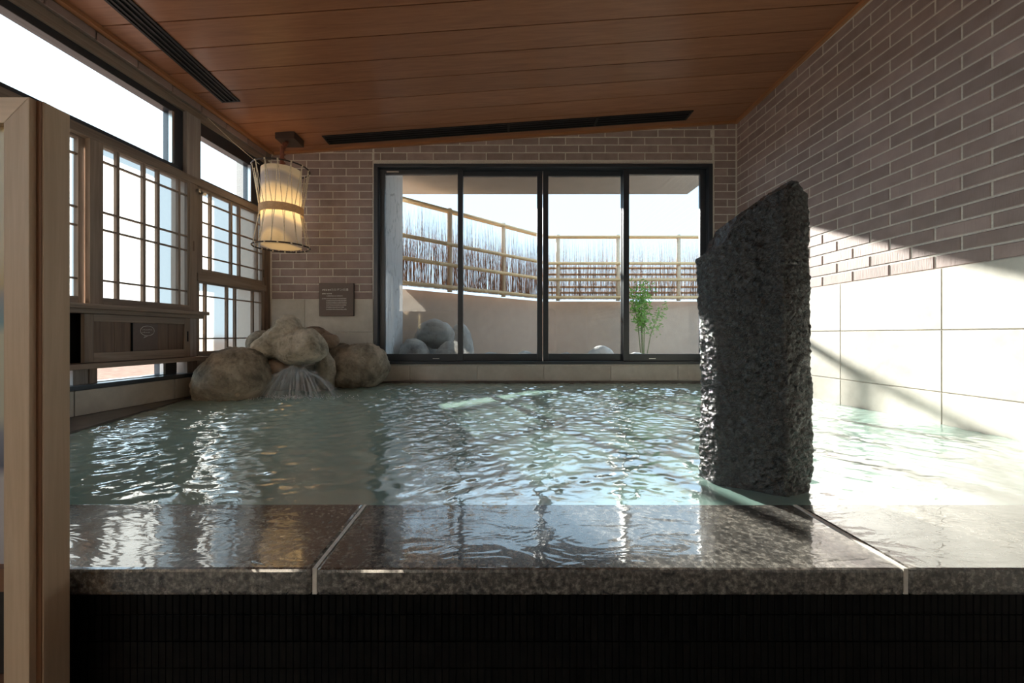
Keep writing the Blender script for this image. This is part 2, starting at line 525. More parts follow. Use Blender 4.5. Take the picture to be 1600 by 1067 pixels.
# room dimensions (metres): x to the right, y away from the camera, z up from the water
XL, XR, YB = -2.08, 2.15, 3.767
YR = -2.6                                   # wall behind the camera
def ceil_z(x, y):
    return 2.083 + 0.0686 * (x + 2.08) + 0.022 * (YB - y)
def left_x(y):                              # face of the left wall
    return -2.388 + 0.0818 * y
def LW(y, t=0.0, z=0.0):                    # a point on the left wall: y along it, t into the room
    c, s = math.cos(LWA), math.sin(LWA)
    return (left_x(y) + t * c, y - t * s, z)
KL = math.sqrt(1 + 0.0818 ** 2)

# ------------------------------------------------------------------ bricks and tiles
brick_cache = {}
def piece_mesh(w, h, t, mat, ch=0.003, name='brick'):
    """a chamfered slab in the xz plane, face towards -y, origin at its lower left back corner"""
    key = (round(w, 3), round(h, 3), t, mat)
    if key not in brick_cache:
        v = [(0, 0, 0), (w, 0, 0), (w, 0, h), (0, 0, h),
             (0, -t + ch, 0), (w, -t + ch, 0), (w, -t + ch, h), (0, -t + ch, h),
             (ch, -t, ch), (w - ch, -t, ch), (w - ch, -t, h - ch), (ch, -t, h - ch)]
        f = [(0, 4, 5, 1)[::-1], (1, 5, 6, 2)[::-1], (2, 6, 7, 3)[::-1], (3, 7, 4, 0)[::-1],
             (4, 8, 9, 5)[::-1], (5, 9, 10, 6)[::-1], (6, 10, 11, 7)[::-1], (7, 11, 8, 4)[::-1], (8, 11, 10, 9)[::-1]]
        brick_cache[key] = MB().add(v, f).mesh(name, mat)
    return brick_cache[key]

def cut_mesh(w, h0, h1, t, mat, ch=0.003, name='brick'):
    v = [(0, 0, 0), (w, 0, 0), (w, 0, h1), (0, 0, h0),
         (0, -t + ch, 0), (w, -t + ch, 0), (w, -t + ch, h1), (0, -t + ch, h0),
         (ch, -t, ch), (w - ch, -t, ch), (w - ch, -t, max(h1 - ch, ch)), (ch, -t, max(h0 - ch, ch))]
    f = [(1, 5, 4, 0), (2, 6, 5, 1), (3, 7, 6, 2), (0, 4, 7, 3), (5, 9, 8, 4), (6, 10, 9, 5), (7, 11, 10, 6), (4, 8, 11, 7), (9, 10, 11, 8)]
    return MB().add(v, f).mesh(name, mat)

GJ = 0.0095
def brick_zone(parent, u0, u1, z0, ztop, first_joint, to_world, rotz, course0=0, z_base=0.757, pitch=0.240, ch=0.0701, top=None, t=0.0045, ragged=False):
    """running bond between u0 and u1; top(u) is the cut line under the ceiling"""
    made = 0
    k = int(round((z0 - z_base) / ch))
    while True:
        zz = z_base + k * ch
        if zz > ztop: break
        off = first_joint + (pitch / 2 if k % 2 else 0)
        n0 = math.floor((u0 - off) / pitch)
        u = off + n0 * pitch
        while u < u1 - 0.004:
            a, b = max(u, u0), (u + pitch if ragged else min(u + pitch, u1))
            u += pitch
            if b - a < 0.025: continue
            a2, b2 = a + GJ / 2, b - GJ / 2
            za, h = zz + GJ / 2, ch - GJ
            if top is not None:
                ha, hb = min(h, top(a2) - za - 0.004), min(h, top(b2) - za - 0.004)
                if max(ha, hb) < 0.012: continue
                ha, hb = max(ha, 0.004), max(hb, 0.004)
            else:
                ha = hb = h
            if ha >= h - 1e-6 and hb >= h - 1e-6:
                me = piece_mesh(b2 - a2, h, t, 'brick')
            else:
                me = cut_mesh(b2 - a2, ha, hb, t, 'brick')
            put('brick', me, parent, to_world(a2, za), rotz)
            made += 1
        k += 1
    return made

# ---- right wall: grout bed, bricks above, cream tiles below
wr = MB().prism([(XR, YR), (XR + 0.12, YR), (XR + 0.12, YB + 0.12), (XR, YB + 0.12)], FLOOR, 2.62).build('wall_right', 'grout')
tag(wr, 'right wall of mauve brown bricks over large cream tiles', 'wall', kind='structure')
# in view: from the back corner to a little past the frame
brick_zone(wr, 0.0, YB - 1.45, 0.757, 2.6, (YB - 2.526) % 0.238,
           lambda u, z: (XR, YB - u, z), -math.pi / 2, pitch=0.238, top=lambda u: ceil_z(XR, YB - u) - 0.02, ragged=True)
# the same wall goes on past the frame
mb = MB()
k = 0
while 0.757 + k * 0.0701 < 2.5:
    zz = 0.757 + k * 0.0701 + GJ / 2
    off = (YB - 2.526) % 0.238 + (0.119 if k % 2 else 0.0)
    y_hi = YB - (off + math.ceil((YB - 1.45 - 0.004 - off) / 0.238) * 0.238)
    while y_hi > YR + 0.05:
        lo = max(y_hi - 0.238, YR)
        zt = min(zz + 0.0606, ceil_z(XR, y_hi) - 0.024)
        if zt - zz > 0.01 and y_hi - lo > 0.03:
            mb.box(XR - 0.0045, XR + 0.001, lo + GJ / 2, y_hi - GJ / 2, zz, zt)
        y_hi = lo
    k += 1
o = mb.build('brick_courses', 'brick', wr); o['kind'] = 'stuff'
# cream tiles 600 x 300 on the right wall, stack bond
TJ = 0.004
rows = [(0.462, 0.7585), (0.159, 0.458), (-0.14, 0.155)]
for z0, z1 in rows:
    y = 2.614
    edges = [YB, 3.214, 2.614, 2.014, 1.414, 0.814, 0.214, -0.386, -0.986, -1.586]
    for a, b in zip(edges[:-1], edges[1:]):
        me = piece_mesh(a - b - TJ, z1 - z0 - 0.001, 0.008, 'cream_tile', 0.0015, 'tile')
        put('tile', me, wr, (XR, a - TJ / 2, z0), -math.pi / 2)

# ---- back wall with the window opening
WX0, WX1, WZ0, WZ1 = -1.145, 1.918, 0.170, 1.983
mb = MB()
Y2 = YB + 0.16
mb.box(-2.4, WX0, YB, Y2, FLOOR, 2.5)
mb.box(WX1, XR, YB, Y2, FLOOR, 2.5)
mb.box(WX0, WX1, YB, Y2, FLOOR, WZ0)
mb.box(WX0, WX1, YB, Y2, WZ1, 2.5)
wb = mb.build('wall_back', 'grout')
tag(wb, 'back wall of mauve brown bricks around the wide sliding window', 'wall', kind='structure')
topb = lambda u: ceil_z(u, YB) - 0.018
bw = lambda u, z: (u, YB, z)
brick_zone(wb, -2.08, -1.158, 0.757, 2.5, -1.882, bw, 0, top=topb)
brick_zone(wb, -1.150, 1.928, WZ1 + 0.03, 2.5, -1.090, bw, 0, top=topb)
brick_zone(wb, 1.936, XR - 0.011, 0.757, 2.5, 2.06, bw, 0, top=topb)
for z0, z1 in rows[:2]:
    for a, b in ((-2.08, -1.775), (-1.775, -1.152), (1.930, XR - 0.01)):
        me = piece_mesh(b - a - TJ, z1 - z0 - 0.001, 0.008, 'cream_tile', 0.0015, 'tile')
        put('tile', me, wb, (a + TJ / 2, YB, z0), 0)
e = [-2.08, -1.426, -0.820, -0.211, 0.393, 1.000, 1.607, XR - 0.01]
for a, b in zip(e[:-1], e[1:]):
    me = piece_mesh(b - a - TJ, 0.155 - 0.022, 0.008, 'cream_tile', 0.0015, 'tile')
    put('tile', me, wb, (a + TJ / 2, YB, 0.022), 0)
MB().box(-2.08, XR - 0.01, YB - 0.035, YB, -0.12, 0.018).build('pool_rim', 'pool_ledge', wb, bevel=0.004)

# ---- ceiling of long planks
def cbox(x0, x1, y0, y1, t, dz=0.0):
    v = []
    for dzz in (dz, dz + t):
        for x, y in ((x0, y0), (x1, y0), (x1, y1), (x0, y1)):
            v.append((x, y, ceil_z(x, y) + dzz))
    return MB().add(v, [(0, 3, 2, 1), (4, 5, 6, 7), (0, 1, 5, 4), (1, 2, 6, 5), (2, 3, 7, 6), (3, 0, 4, 7)])
def cquad(y0, y1, t, dz, x1):
    v = []
    for dzz in (dz, dz + t):
        for x, y in ((left_x(y0) - 0.12, y0), (x1, y0), (x1, y1), (left_x(y1) - 0.12, y1)):
            v.append((x, y, ceil_z(x, y) + dzz))
    return MB().add(v, [(0, 3, 2, 1), (4, 5, 6, 7), (0, 1, 5, 4), (1, 2, 6, 5), (2, 3, 7, 6), (3, 0, 4, 7)])
ce = cquad(YR, YB + 0.16, 0.08, 0.014, XR + 0.12).build('ceiling', 'black_void')
tag(ce, 'brown wooden plank ceiling sloping down to the left', 'ceiling', kind='structure')
yj = 3.667
edges = [YB, yj]
while edges[-1] > YR + 0.2:
    edges.append(edges[-1] - 0.2022)
edges.append(YR)
for a, b in zip(edges[:-1], edges[1:]):
    cquad(b + 0.0035, a - 0.0035, 0.015, 0.0, XR).build('plank', 'ceiling_wood', ce)
t1 = cbox(XR - 0.03, XR - 0.0, YR, YB, 0.022, -0.022).build('trim_1', 'trim_wood')
tag(t1, 'orange brown wooden ceiling moulding along the right brick wall', 'moulding', kind='structure')
t2 = cbox(-2.06, XR - 0.03, YB - 0.028, YB - 0.0, 0.020, -0.020).build('trim_2', 'trim_wood_x')
tag(t2, 'orange brown wooden ceiling moulding along the back brick wall', 'moulding', kind='structure')

v = []
for dz in (-0.022, 0.0):
    for y, t in ((YR, 0.0), (YB - 0.028, 0.0), (YB - 0.028, 0.032), (YR, 0.032)):
        x = left_x(y) + 0.009 + t
        v.append((x, y, ceil_z(x, y) + dz))
t3 = MB().add(v, [(0, 3, 2, 1), (4, 5, 6, 7), (0, 1, 5, 4), (1, 2, 6, 5), (2, 3, 7, 6), (3, 0, 4, 7)]).build('trim_3', 'trim_wood')
tag(t3, 'orange brown wooden ceiling moulding above the left transom windows', 'moulding', kind='structure')

# ---- wall and floor behind the camera
o = MB().box(-2.75, XR + 0.12, YR - 0.12, YR, FLOOR, 2.6).build('wall_front', 'rear_wall')
tag(o, 'plain dark wall closing the bath hall', 'wall', kind='structure')
o = MB().box(-2.75, XR, YR, 0.80, FLOOR - 0.1, FLOOR).build('floor', 'wash_floor')
tag(o, 'dark washing area floor in front of the pool', 'floor', kind='structure')

# ------------------------------------------------------------------ left wall
# all local coordinates on this wall: x = into the room, y along the wall (metres of depth * KL), z up
def lthing(name, label, cat, y0, z0=0.0, group=None, kind=None):
    return thing(name, label, cat, LW(y0, 0, z0), -LWA, group, kind)
class LB(MB):
    def __init__(self, y0, z0=0.0):
        super().__init__(); self.y0 = y0; self.z0 = z0
    def lb(self, t0, t1, ya, yb, za, zb):
        return self.box(t0, t1, (ya - self.y0) * KL, (yb - self.y0) * KL, za - self.z0, zb - self.z0)

wl = lthing('wall_left', 'left wall of timber posts and a thin brick lintel', 'wall', 0.0, kind='structure')
L0 = lambda: LB(0.0)
# brick lintel under the ceiling (bed + one course of bricks following the ceiling)
b = L0()
ys = np.linspace(YR, YB - 0.0, 2)
def lceil(y): return ceil_z(left_x(y), y)
v = []
for t in (-0.14, 0.0):
    for y, dz in ((YR, -0.072), (YB, -0.060), (YB, 0.0), (YR, 0.0)):
        v.append((t, y * KL, lceil(y) + dz))
b.add(v, [(0, 1, 2, 3), (4, 7, 6, 5), (0, 4, 5, 1), (1, 5, 6, 2), (2, 6, 7, 3), (3, 7, 4, 0)])
b.build('lintel', 'grout_dark', wl)
y = YB - 0.09
while y > 1.2:
    ya = y - 0.238 + GJ
    h = 0.042
    zb0, zb1 = lceil(ya) - 0.068, lceil(y) - 0.064
    vv = []
    for t in (0.0, 0.008):
        vv += [(t, ya * KL, zb0), (t, y * KL, zb1), (t, y * KL, zb1 + h), (t, ya * KL, zb0 + h)]
    MB().add(vv, [(3, 2, 1, 0), (4, 5, 6, 7), (0, 1, 5, 4), (1, 2, 6, 5), (2, 3, 7, 6), (3, 0, 4, 7)]).build('brick', 'brick', wl)
    y -= 0.238
# timber frame
L0().lb(-0.125, -0.030, -2.3, 3.77, 1.985, 2.052).build('head_beam', 'old_wood', wl)
L0().lb(-0.160, -0.050, -2.3, 3.77, 2.040, 2.2).build('upper_wall', 'black_void', wl)
L0().lb(-0.150, -0.020, 2.872, 2.992, 1.545, 1.985).build('post', 'grey_wood_z', wl)
L0().lb(-0.150, -0.028, 2.885, 2.975, 0.145, 1.545).build('post', 'old_wood_z', wl)
L0().lb(-0.150, -0.012, 3.726, 3.775, 0.0, 2.0).build('post', 'door_wood', wl)
L0().lb(-0.105, -0.020, 0.45, 3.728, 1.505, 1.556).build('rail', 'old_wood', wl)
L0().lb(-0.125, -0.020, 2.968, 3.728, 0.825, 0.880).build('rail', 'old_wood', wl)
L0().lb(-0.125, -0.020, 2.968, 3.728, 0.215, 0.292).build('rail', 'old_wood', wl)
L0().lb(-0.150, -0.04, 2.960, 3.77, -0.10, 0.215).build('plinth', 'pool_ledge', wl)
L0().lb(-0.140, -0.02, -0.515, 0.45, 0.71, 1.99).build('infill', 'rear_wall', wl)
L0().lb(-0.140, -0.02, 0.45, 1.30, -0.46, 1.52).build('infill', 'old_wood_z', wl)
L0().lb(-0.140, -0.02, YR, 0.45, -0.46, 0.71).build('infill', 'rear_wall', wl)
L0().lb(-0.140, -0.02, YR, -2.3, 0.30, 2.2).build('infill', 'rear_wall', wl)
# low tiled plinth and its tiles
L0().lb(-0.150, -0.006, 1.0, 3.3, -0.46, 0.143).build('tile_bed', 'grout_dark', wl)
for a, c in ((1.0, 1.55), (1.55, 2.15), (2.15, 2.75), (2.75, 3.30)):
    L0().lb(-0.006, 0.004, a + 0.003, c - 0.003, 0.012, 0.142).build('tile', 'cream_tile', wl, bevel=0.0015)
L0().lb(-0.11, 0.012, 1.0, 2.98, 0.145, 0.170).build('sill', 'aluminium_dark', wl, bevel=0.003)
# post in the low opening
L0().lb(-0.125, -0.035, 2.175, 2.250, 0.168, 0.262).build('post', 'grey_wood_z', wl)
L0().lb(-0.120, -0.030, 2.252, 2.292, 0.168, 0.262).build('post', 'old_wood_z', wl)

def left_window(name, label, ya, yb, za, zb, fw_top, fw_bot, fw_l, fw_r, t=-0.085):
    w = lthing(name, label, 'window', (ya + yb) / 2, za - fw_bot, kind='structure')
    y0 = (ya + yb) / 2; z0 = za - fw_bot
    B = lambda: LB(y0, z0)
    B().lb(t - 0.035, t + 0.035, ya - fw_l, yb + fw_r, zb, zb + fw_top).build('head_frame', 'aluminium_dark', w, bevel=0.003)
    B().lb(t - 0.035, t + 0.035, ya - fw_l, yb + fw_r, za - fw_bot, za).build('sill_frame', 'aluminium_dark', w, bevel=0.003)
    if fw_l: B().lb(t - 0.035, t + 0.035, ya - fw_l, ya, za, zb).build('jamb', 'aluminium_dark', w, bevel=0.003)
    B().lb(t - 0.035, t + 0.035, yb, yb + fw_r, za, zb).build('jamb', 'aluminium_dark', w, bevel=0.003)
    B().lb(t + 0.018, t + 0.043, yb - 0.012, yb + 0.004, za, zb).build('glazing_bead', 'steel', w)
    B().lb(t - 0.003, t + 0.003, ya, yb, za, zb).build('pane', 'window_glass', w)
    return w
left_window('window_2', 'long bright transom window left of the grey timber post', 0.50, 2.790, 1.592, 1.940, 0.046, 0.034, 0.05, 0.085)
left_window('window_3', 'short transom window above the hanging lamp side screens', 3.000, 3.560, 1.580, 1.890, 0.095, 0.024, 0.0, 0.17)
left_window('fill_window', 'tall plain unseen window added behind the camera for extra daylight', -2.25, -0.60, 0.74, 1.940, 0.046, 0.034, 0.05, 0.085)  # added out of view to bring more daylight into the hall
# window strip under the cabinet
left_window('window_4', 'low window strip under the wooden sliding cabinet', 1.15, 2.735, 0.175, 0.262, 0.004, 0.006, 0.03, 0.10, t=-0.095)

# ---- shoji screens
def shoji(label, ya, yb, za, zb, ycuts, zcuts, st_l, st_r, rail_b, rail_t, t0, group='shoji screens', pull=None):
    """ya..yb / za..zb is the lattice opening; stiles and rails lie around it"""
    y0, z0 = (ya + yb) / 2, za - rail_b
    s = lthing('shoji_screen', label, 'screen', y0, z0, group)
    B = lambda: LB(y0, z0)
    ta, tb = t0 - 0.015, t0 + 0.015
    B().lb(ta, tb, ya - st_l, ya, za - rail_b, zb + rail_t).build('stile', 'old_wood_z', s, bevel=0.002)
    B().lb(ta, tb, yb, yb + st_r, za - rail_b, zb + rail_t).build('stile', 'old_wood_z', s, bevel=0.002)
    B().lb(ta, tb, ya, yb, za - rail_b, za).build('rail', 'old_wood', s, bevel=0.002)
    B().lb(ta, tb, ya, yb, zb, zb + rail_t).build('rail', 'old_wood', s, bevel=0.002)
    for c in ycuts:
        B().lb(t0 - 0.008, t0 + 0.012, c - 0.0085, c + 0.0085, za, zb).build('upright_bar', 'old_wood_z', s)
    for c in zcuts:
        B().lb(t0 - 0.006, t0 + 0.010, ya, yb, c - 0.005, c + 0.005).build('cross_bar', 'old_wood', s)
    yy = [ya] + list(ycuts) + [yb]; zz = [za] + sorted(zcuts) + [zb]
    for a, c in zip(yy[:-1], yy[1:]):
        for d, f in zip(zz[:-1], zz[1:]):
            B().add([(t0 - 0.009, (a - y0) * KL, d - z0), (t0 - 0.009, (c - y0) * KL, d - z0),
                     (t0 - 0.009, (c - y0) * KL, f - z0), (t0 - 0.009, (a - y0) * KL, f - z0)], [(0, 1, 2, 3)]).build('pane', 'shoji_paper', s)
    if pull:
        B().lb(tb - 0.004, tb + 0.001, pull[0] - 0.006, pull[0] + 0.006, pull[1], pull[1] + 0.07).build('finger_pull', 'door_wood', s)
    return s
ZR = [1.407, 1.123, 1.025, 0.740]
shoji('large shoji screen with five panes across above the sliding cabinet', 2.320, 2.901, 0.643, 1.496,
      [2.405, 2.568, 2.664, 2.821], ZR, 0.070, 0.060, 0.040, 0.010, -0.040, pull=(2.935, 1.03))
shoji('shoji screen partly hidden behind the pale post of the display board', 1.64, 2.221, 0.643, 1.490,
      [1.725, 1.888, 1.984, 2.141], ZR, 0.070, 0.045, 0.040, 0.012, -0.075)
shoji('shoji screen hung under the short transom behind the lantern', 3.026, 3.690, 0.918, 1.493,
      [3.109, 3.321, 3.413, 3.627], [1.411, 1.260, 1.159, 1.011], 0.055, 0.034, 0.036, 0.010, -0.050, pull=(3.707, 0.95))
shoji('lower shoji screen rising behind the largest left boulder', 2.998, 3.677, 0.315, 0.813,
      [3.061, 3.277, 3.366, 3.577], [0.721, 0.409], 0.028, 0.046, 0.022, 0.012, -0.050)
# small steel latch between the two screens
lt = lthing('screen_latch', 'small steel latch joining two shoji screens at the top', 'latch', 2.985, 1.455)
LB(2.985, 1.455).lb(-0.028, -0.004, 2.955, 2.975, 1.455, 1.475).build('latch_plate', 'steel', lt, bevel=0.002)
LB(2.985, 1.455).lb(-0.028, -0.004, 2.995, 3.025, 1.450, 1.470).build('latch_plate', 'steel', lt, bevel=0.002)
LB(2.985, 1.455).tube([(-0.008, -0.03, 0.012), (-0.002, 0.0, 0.012), (-0.008, 0.035, 0.008)], 0.004, 8).build('bolt', 'steel', lt)

# ---- sliding cabinet between the screens and the low window
cab = lthing('sliding_cabinet', 'dark weathered wooden sliding door cabinet under the large shoji screen', 'cabinet', 2.2, 0.252)
C = lambda: LB(2.2, 0.252)
C().lb(-0.075, 0.055, 1.1, 2.985, 0.575, 0.600).build('top_ledge', 'old_wood', cab, bevel=0.003)
C().lb(-0.075, 0.030, 1.1, 2.962, 0.550, 0.575).build('top_rail', 'old_wood', cab, bevel=0.002)
C().lb(-0.075, 0.060, 1.1, 2.985, 0.256, 0.284).build('bottom_shelf', 'old_wood', cab, bevel=0.003)
C().lb(-0.080, -0.070, 1.1, 2.9, 0.284, 0.550).build('back_board', 'black_void', cab)
C().lb(-0.060, 0.005, 2.868, 2.925, 0.284, 0.550).build('end_post', 'grey_wood_z', cab)
def cab_door(ya, yb, t0, split, label=None):
    y0 = 2.2
    dr = C().lb(t0 - 0.012, t0 - 0.004, ya + 0.03, yb - 0.03, 0.300, 0.540).build('door', 'door_wood', cab)
    C().lb(t0 - 0.014, t0 + 0.010, ya, ya + 0.046, 0.286, 0.548).build('stile', 'old_wood_z', dr, bevel=0.0015)
    C().lb(t0 - 0.014, t0 + 0.010, yb - 0.046, yb, 0.286, 0.548).build('stile', 'old_wood_z', dr, bevel=0.0015)
    C().lb(t0 - 0.014, t0 + 0.010, ya + 0.046, yb - 0.046, 0.508, 0.548).build('rail', 'old_wood', dr, bevel=0.0015)
    C().lb(t0 - 0.014, t0 + 0.010, ya + 0.046, yb - 0.046, 0.286, 0.338).build('rail', 'old_wood', dr, bevel=0.0015)
    n = 5
    w = (yb - ya - 0.092) / n
    for i in range(n):
        C().lb(t0 - 0.006, t0 + 0.001, ya + 0.046 + i * w + 0.001, ya + 0.046 + (i + 1) * w - 0.001, 0.338, 0.508).build('plank', 'door_wood', dr)
    C().lb(t0 + 0.008, t0 + 0.0115, yb - 0.026, yb - 0.016, 0.39, 0.46).build('finger_pull', 'black_void', dr)
    return dr
cab_door(2.190, 2.862, 0.004, True)
cab_door(1.30, 2.135, -0.036, False)
sg = lthing('notice_plate', 'small square brown sign with a white speech bubble on the cabinet door', 'sign', 2.537, 0.342)
S = lambda: LB(2.537, 0.342)
S().lb(0.006, 0.012, 2.456, 2.618, 0.342, 0.504).build('board', 'sign_brown', sg, bevel=0.0012)
S().lb(0.006, 0.013, 2.448, 2.4555, 0.338, 0.506).build('edge_strip', 'black_void', sg)
pts = []
for i in range(41):
    a = 2 * math.pi * i / 40
    pts.append((0.0127, 0.010 + 0.046 * math.cos(a), 0.118 + 0.030 * math.sin(a)))
MB().tube(pts, 0.0011, 6, caps=False).build('bubble_outline', 'print_white', sg)
MB().tube([(0.0127, -0.004, 0.089), (0.0127, -0.016, 0.074), (0.0127, 0.012, 0.088)], 0.0011, 6).build('bubble_tail', 'print_white', sg)
mk = MB()
for row, z, n in ((0, 0.124, 8), (1, 0.108, 6)):
    for i in range(n):
        yy = -0.022 + i * 0.0082
        for q in range(3):
            dz = random.uniform(-0.003, 0.003); dy = random.uniform(0, 0.003)
            mk.box(0.0122, 0.0126, yy + dy, yy + dy + random.uniform(0.001, 0.004), z + dz, z + dz + random.uniform(0.001, 0.003))
o = mk.build('lettering', 'print_white', sg); o['kind'] = 'stuff'

# stone ledge between the left wall and the water
pl = MB().prism([(left_x(1.0), 1.0), (-1.70, 1.0), (-1.885, 1.81), (-2.126, 2.88), (left_x(2.88) + 0.004, 2.90)], -0.30, 0.010).build('pool_ledge', 'pool_ledge', bevel=0.004)
tag(pl, 'dark wet stone ledge between the pool and the left windows', 'ledge', kind='structure')

# ------------------------------------------------------------------ back window (four sliding sashes)
win = thing('window_1', 'wide dark framed sliding window with four panes', 'window', ((WX0 + WX1) / 2, YB + 0.06, WZ0), kind='structure')
wx, wy, wz = win.location
def wbox(x0, x1, y0, y1, z0, z1):
    return MB().box(x0 - wx, x1 - wx, y0 - wy, y1 - wy, z0 - wz, z1 - wz)
FW = 0.036
Ya, Yc = YB - 0.022, YB + 0.13
wbox(WX0, WX0 + FW, Ya, Yc, WZ0, WZ1).build('jamb', 'aluminium_dark', win, bevel=0.003)
wbox(WX1 - FW, WX1, Ya, Yc, WZ0, WZ1).build('jamb', 'aluminium_dark', win, bevel=0.003)
wbox(WX0 + FW, WX1 - FW, Ya, Yc, WZ1 - 0.030, WZ1).build('head', 'aluminium_dark', win, bevel=0.003)
wbox(WX0 + FW, WX1 - FW, Ya, Yc, WZ0, WZ0 + 0.026).build('sill', 'aluminium_dark', win, bevel=0.003)
def sash(x0, x1, y, wl_, wr_):
    z0, z1 = WZ0 + 0.026, WZ1 - 0.030
    sr = wbox(x0, x0 + wl_, y - 0.016, y + 0.016, z0, z1).build('sash', 'aluminium_dark', win, bevel=0.003)
    wbox(x1 - wr_, x1, y - 0.016, y + 0.016, z0, z1).build('stile', 'aluminium_dark', sr, bevel=0.003)
    wbox(x0 + wl_, x1 - wr_, y - 0.016, y + 0.016, z0, z0 + 0.066).build('bottom_rail', 'aluminium_dark', sr, bevel=0.003)
    wbox(x0 + wl_, x1 - wr_, y - 0.016, y + 0.016, z1 - 0.046, z1).build('top_rail', 'aluminium_dark', sr, bevel=0.003)
    wbox(x0 + wl_, x1 - wr_, y - 0.003, y + 0.003, z0 + 0.066, z1 - 0.046).build('pane', 'tinted_glass', sr)
    return sr
sash(-1.105, -0.345, YB + 0.045, 0.045, 0.047)
sash(-0.392, 0.390, YB + 0.090, 0.046, 0.050)
sash(0.394, 1.170, YB + 0.090, 0.050, 0.050)
s4 = sash(1.125, 1.880, YB + 0.045, 0.054, 0.052)
wbox(1.150, 1.166, YB + 0.012, YB + 0.03, 0.98, 1.12).build('handle', 'aluminium_dark', s4, bevel=0.003)
wbox(-1.04, -0.93, YB + 0.020, YB + 0.03, 1.918, 1.932).build('label_strip', 'steel', win)
wbox(-0.62, -0.56, YB + 0.027, YB + 0.03, 0.215, 0.224).build('maker_mark', 'steel', win)
wbox(1.36, 1.42, YB + 0.027, YB + 0.03, 0.215, 0.224).build('maker_mark', 'steel', win)

# ------------------------------------------------------------------ ceiling vents
def vent(label, x0, x1, y0, y1, along):
    cx, cy_ = (x0 + x1) / 2, (y0 + y1) / 2
    vt = thing('ceiling_vent', label, 'vent', (cx, cy_, ceil_z(cx, cy_)), group='linear ceiling vents')
    def vb(a0, a1, b0, b1, dz, t):
        m = cbox(a0, a1, b0, b1, t, dz)
        m.v = [(q[0] - cx, q[1] - cy_, q[2] - ceil_z(cx, cy_)) for q in m.v]
        return m
    w = 0.014
    vb(x0, x1, y0, y0 + w, -0.008, 0.010).build('frame', 'vent_black', vt)
    vb(x0, x1, y1 - w, y1, -0.008, 0.010).build('frame', 'vent_black', vt)
    vb(x0, x0 + w, y0 + w, y1 - w, -0.008, 0.010).build('frame', 'vent_black', vt)
    vb(x1 - w, x1, y0 + w, y1 - w, -0.008, 0.010).build('frame', 'vent_black', vt)
    vb(x0 + w, x1 - w, y0 + w, y1 - w, -0.001, 0.003).build('back_plate', 'black_void', vt)
    n = 3
    for i in range(1, n + 1):
        if along == 'X':
            c = y0 + (y1 - y0) * i / (n + 1)
            vb(x0 + w, x1 - w, c - 0.006, c + 0.006, -0.007, 0.006).build('slat', 'vent_black', vt)
        else:
            c = x0 + (x1 - x0) * i / (n + 1)
            vb(c - 0.006, c + 0.006, y0 + w, y1 - w, -0.007, 0.006).build('slat', 'vent_black', vt)
    if along == 'X':
        for c in (0.07, 0.83):
            vb(c - 0.01, c + 0.01, y0 + w, y1 - w, -0.0085, 0.006).build('joint_clip', 'vent_black', vt)
vent('long black slot vent in the ceiling above the sliding window', -1.515, 1.640, 3.520, 3.668, 'X')
vent('black slot vent in the ceiling above the left transom window', -1.995, -1.868, 0.6, 2.975, 'Y')

# ------------------------------------------------------------------ lantern
LX, LY = -1.795, 3.40
lz = ceil_z(LX, LY)
lamp = thing('hanging_lantern', 'paper drum lantern laced with cords, hanging by the corner window', 'lamp', (LX, LY, 1.155))
Zt, Zm, Zb = 0.640, 0.295, 0.0          # ring heights above the lamp's foot
MB().box(-0.065, 0.095, 0.02, 0.19, lz - 1.155 - 0.055, lz - 1.155 + 0.004).build('ceiling_box', 'box_brown', lamp, bevel=0.004)
MB().tube([(0.0, 0.09, lz - 1.155 - 0.05), (0.006, 0.05, 0.86), (0.0, 0.01, 0.80), (0, 0, 0.60)], 0.016, 10).build('cord', 'cord_red', lamp)
for i in range(7):
    zz = 0.66 + i * 0.035
    m = MB().tube([(0.019 * math.cos(a), 0.019 * math.sin(a), 0) for a in np.linspace(0, 2 * math.pi, 13)], 0.004, 6, caps=False)
    m.build('cord_knot', 'cord_red', lamp, loc=(0.002, 0.012 + max(0, zz - 0.8) * 0.55, zz))
def ring(R, z, r, name, mat):
    m = MB().lathe([(R + r * math.cos(a), z + r * math.sin(a)) for a in np.linspace(0, 2 * math.pi, 9)[:-1]], 48, closed=True)
    return m.build(name, mat, lamp, smooth=True)
RT, RMID, RB = 0.210, 0.158, 0.212
ring(RT, Zt, 0.006, 'top_ring', 'box_brown')
ring(RB, Zb, 0.006, 'bottom_ring', 'box_brown')
sh = MB().lathe([(0.150, Zt - 0.015), (0.150, 0.45), (0.150, 0.28), (0.152, 0.0)], 64).build('shade', 'lamp_shade', lamp, smooth=True)
MB().lathe([(0.0005, 0.002), (0.152, 0.002)], 48).build('bottom_diffuser', 'lamp_shade', lamp)
MB().lathe([(RMID + 0.004, Zm - 0.032), (RMID + 0.008, Zm - 0.028), (RMID + 0.008, Zm + 0.028), (RMID + 0.004, Zm + 0.032), (RMID - 0.002, Zm + 0.03), (RMID - 0.002, Zm - 0.03)], 48, closed=True).build('waist_band', 'band_rope', lamp, smooth=False)
n = 14
for i in range(n):
    a = 2 * math.pi * (i + 0.3) / n
    for s in (-1, 1):
        am = a + s * 0.17
        p0 = (RT * math.cos(a), RT * math.sin(a), Zt + 0.006)
        p1 = ((RMID + 0.001) * math.cos(am), (RMID + 0.001) * math.sin(am), Zm)
        am2 = a + s * 0.02
        p2 = (RB * math.cos(a + s * 0.24), RB * math.sin(a + s * 0.24), Zb - 0.006)
        MB().tube([p0, p1], 0.0028, 5).build('lacing', 'rope', lamp)
        MB().tube([p1, p2], 0.0028, 5).build('lacing', 'rope', lamp)
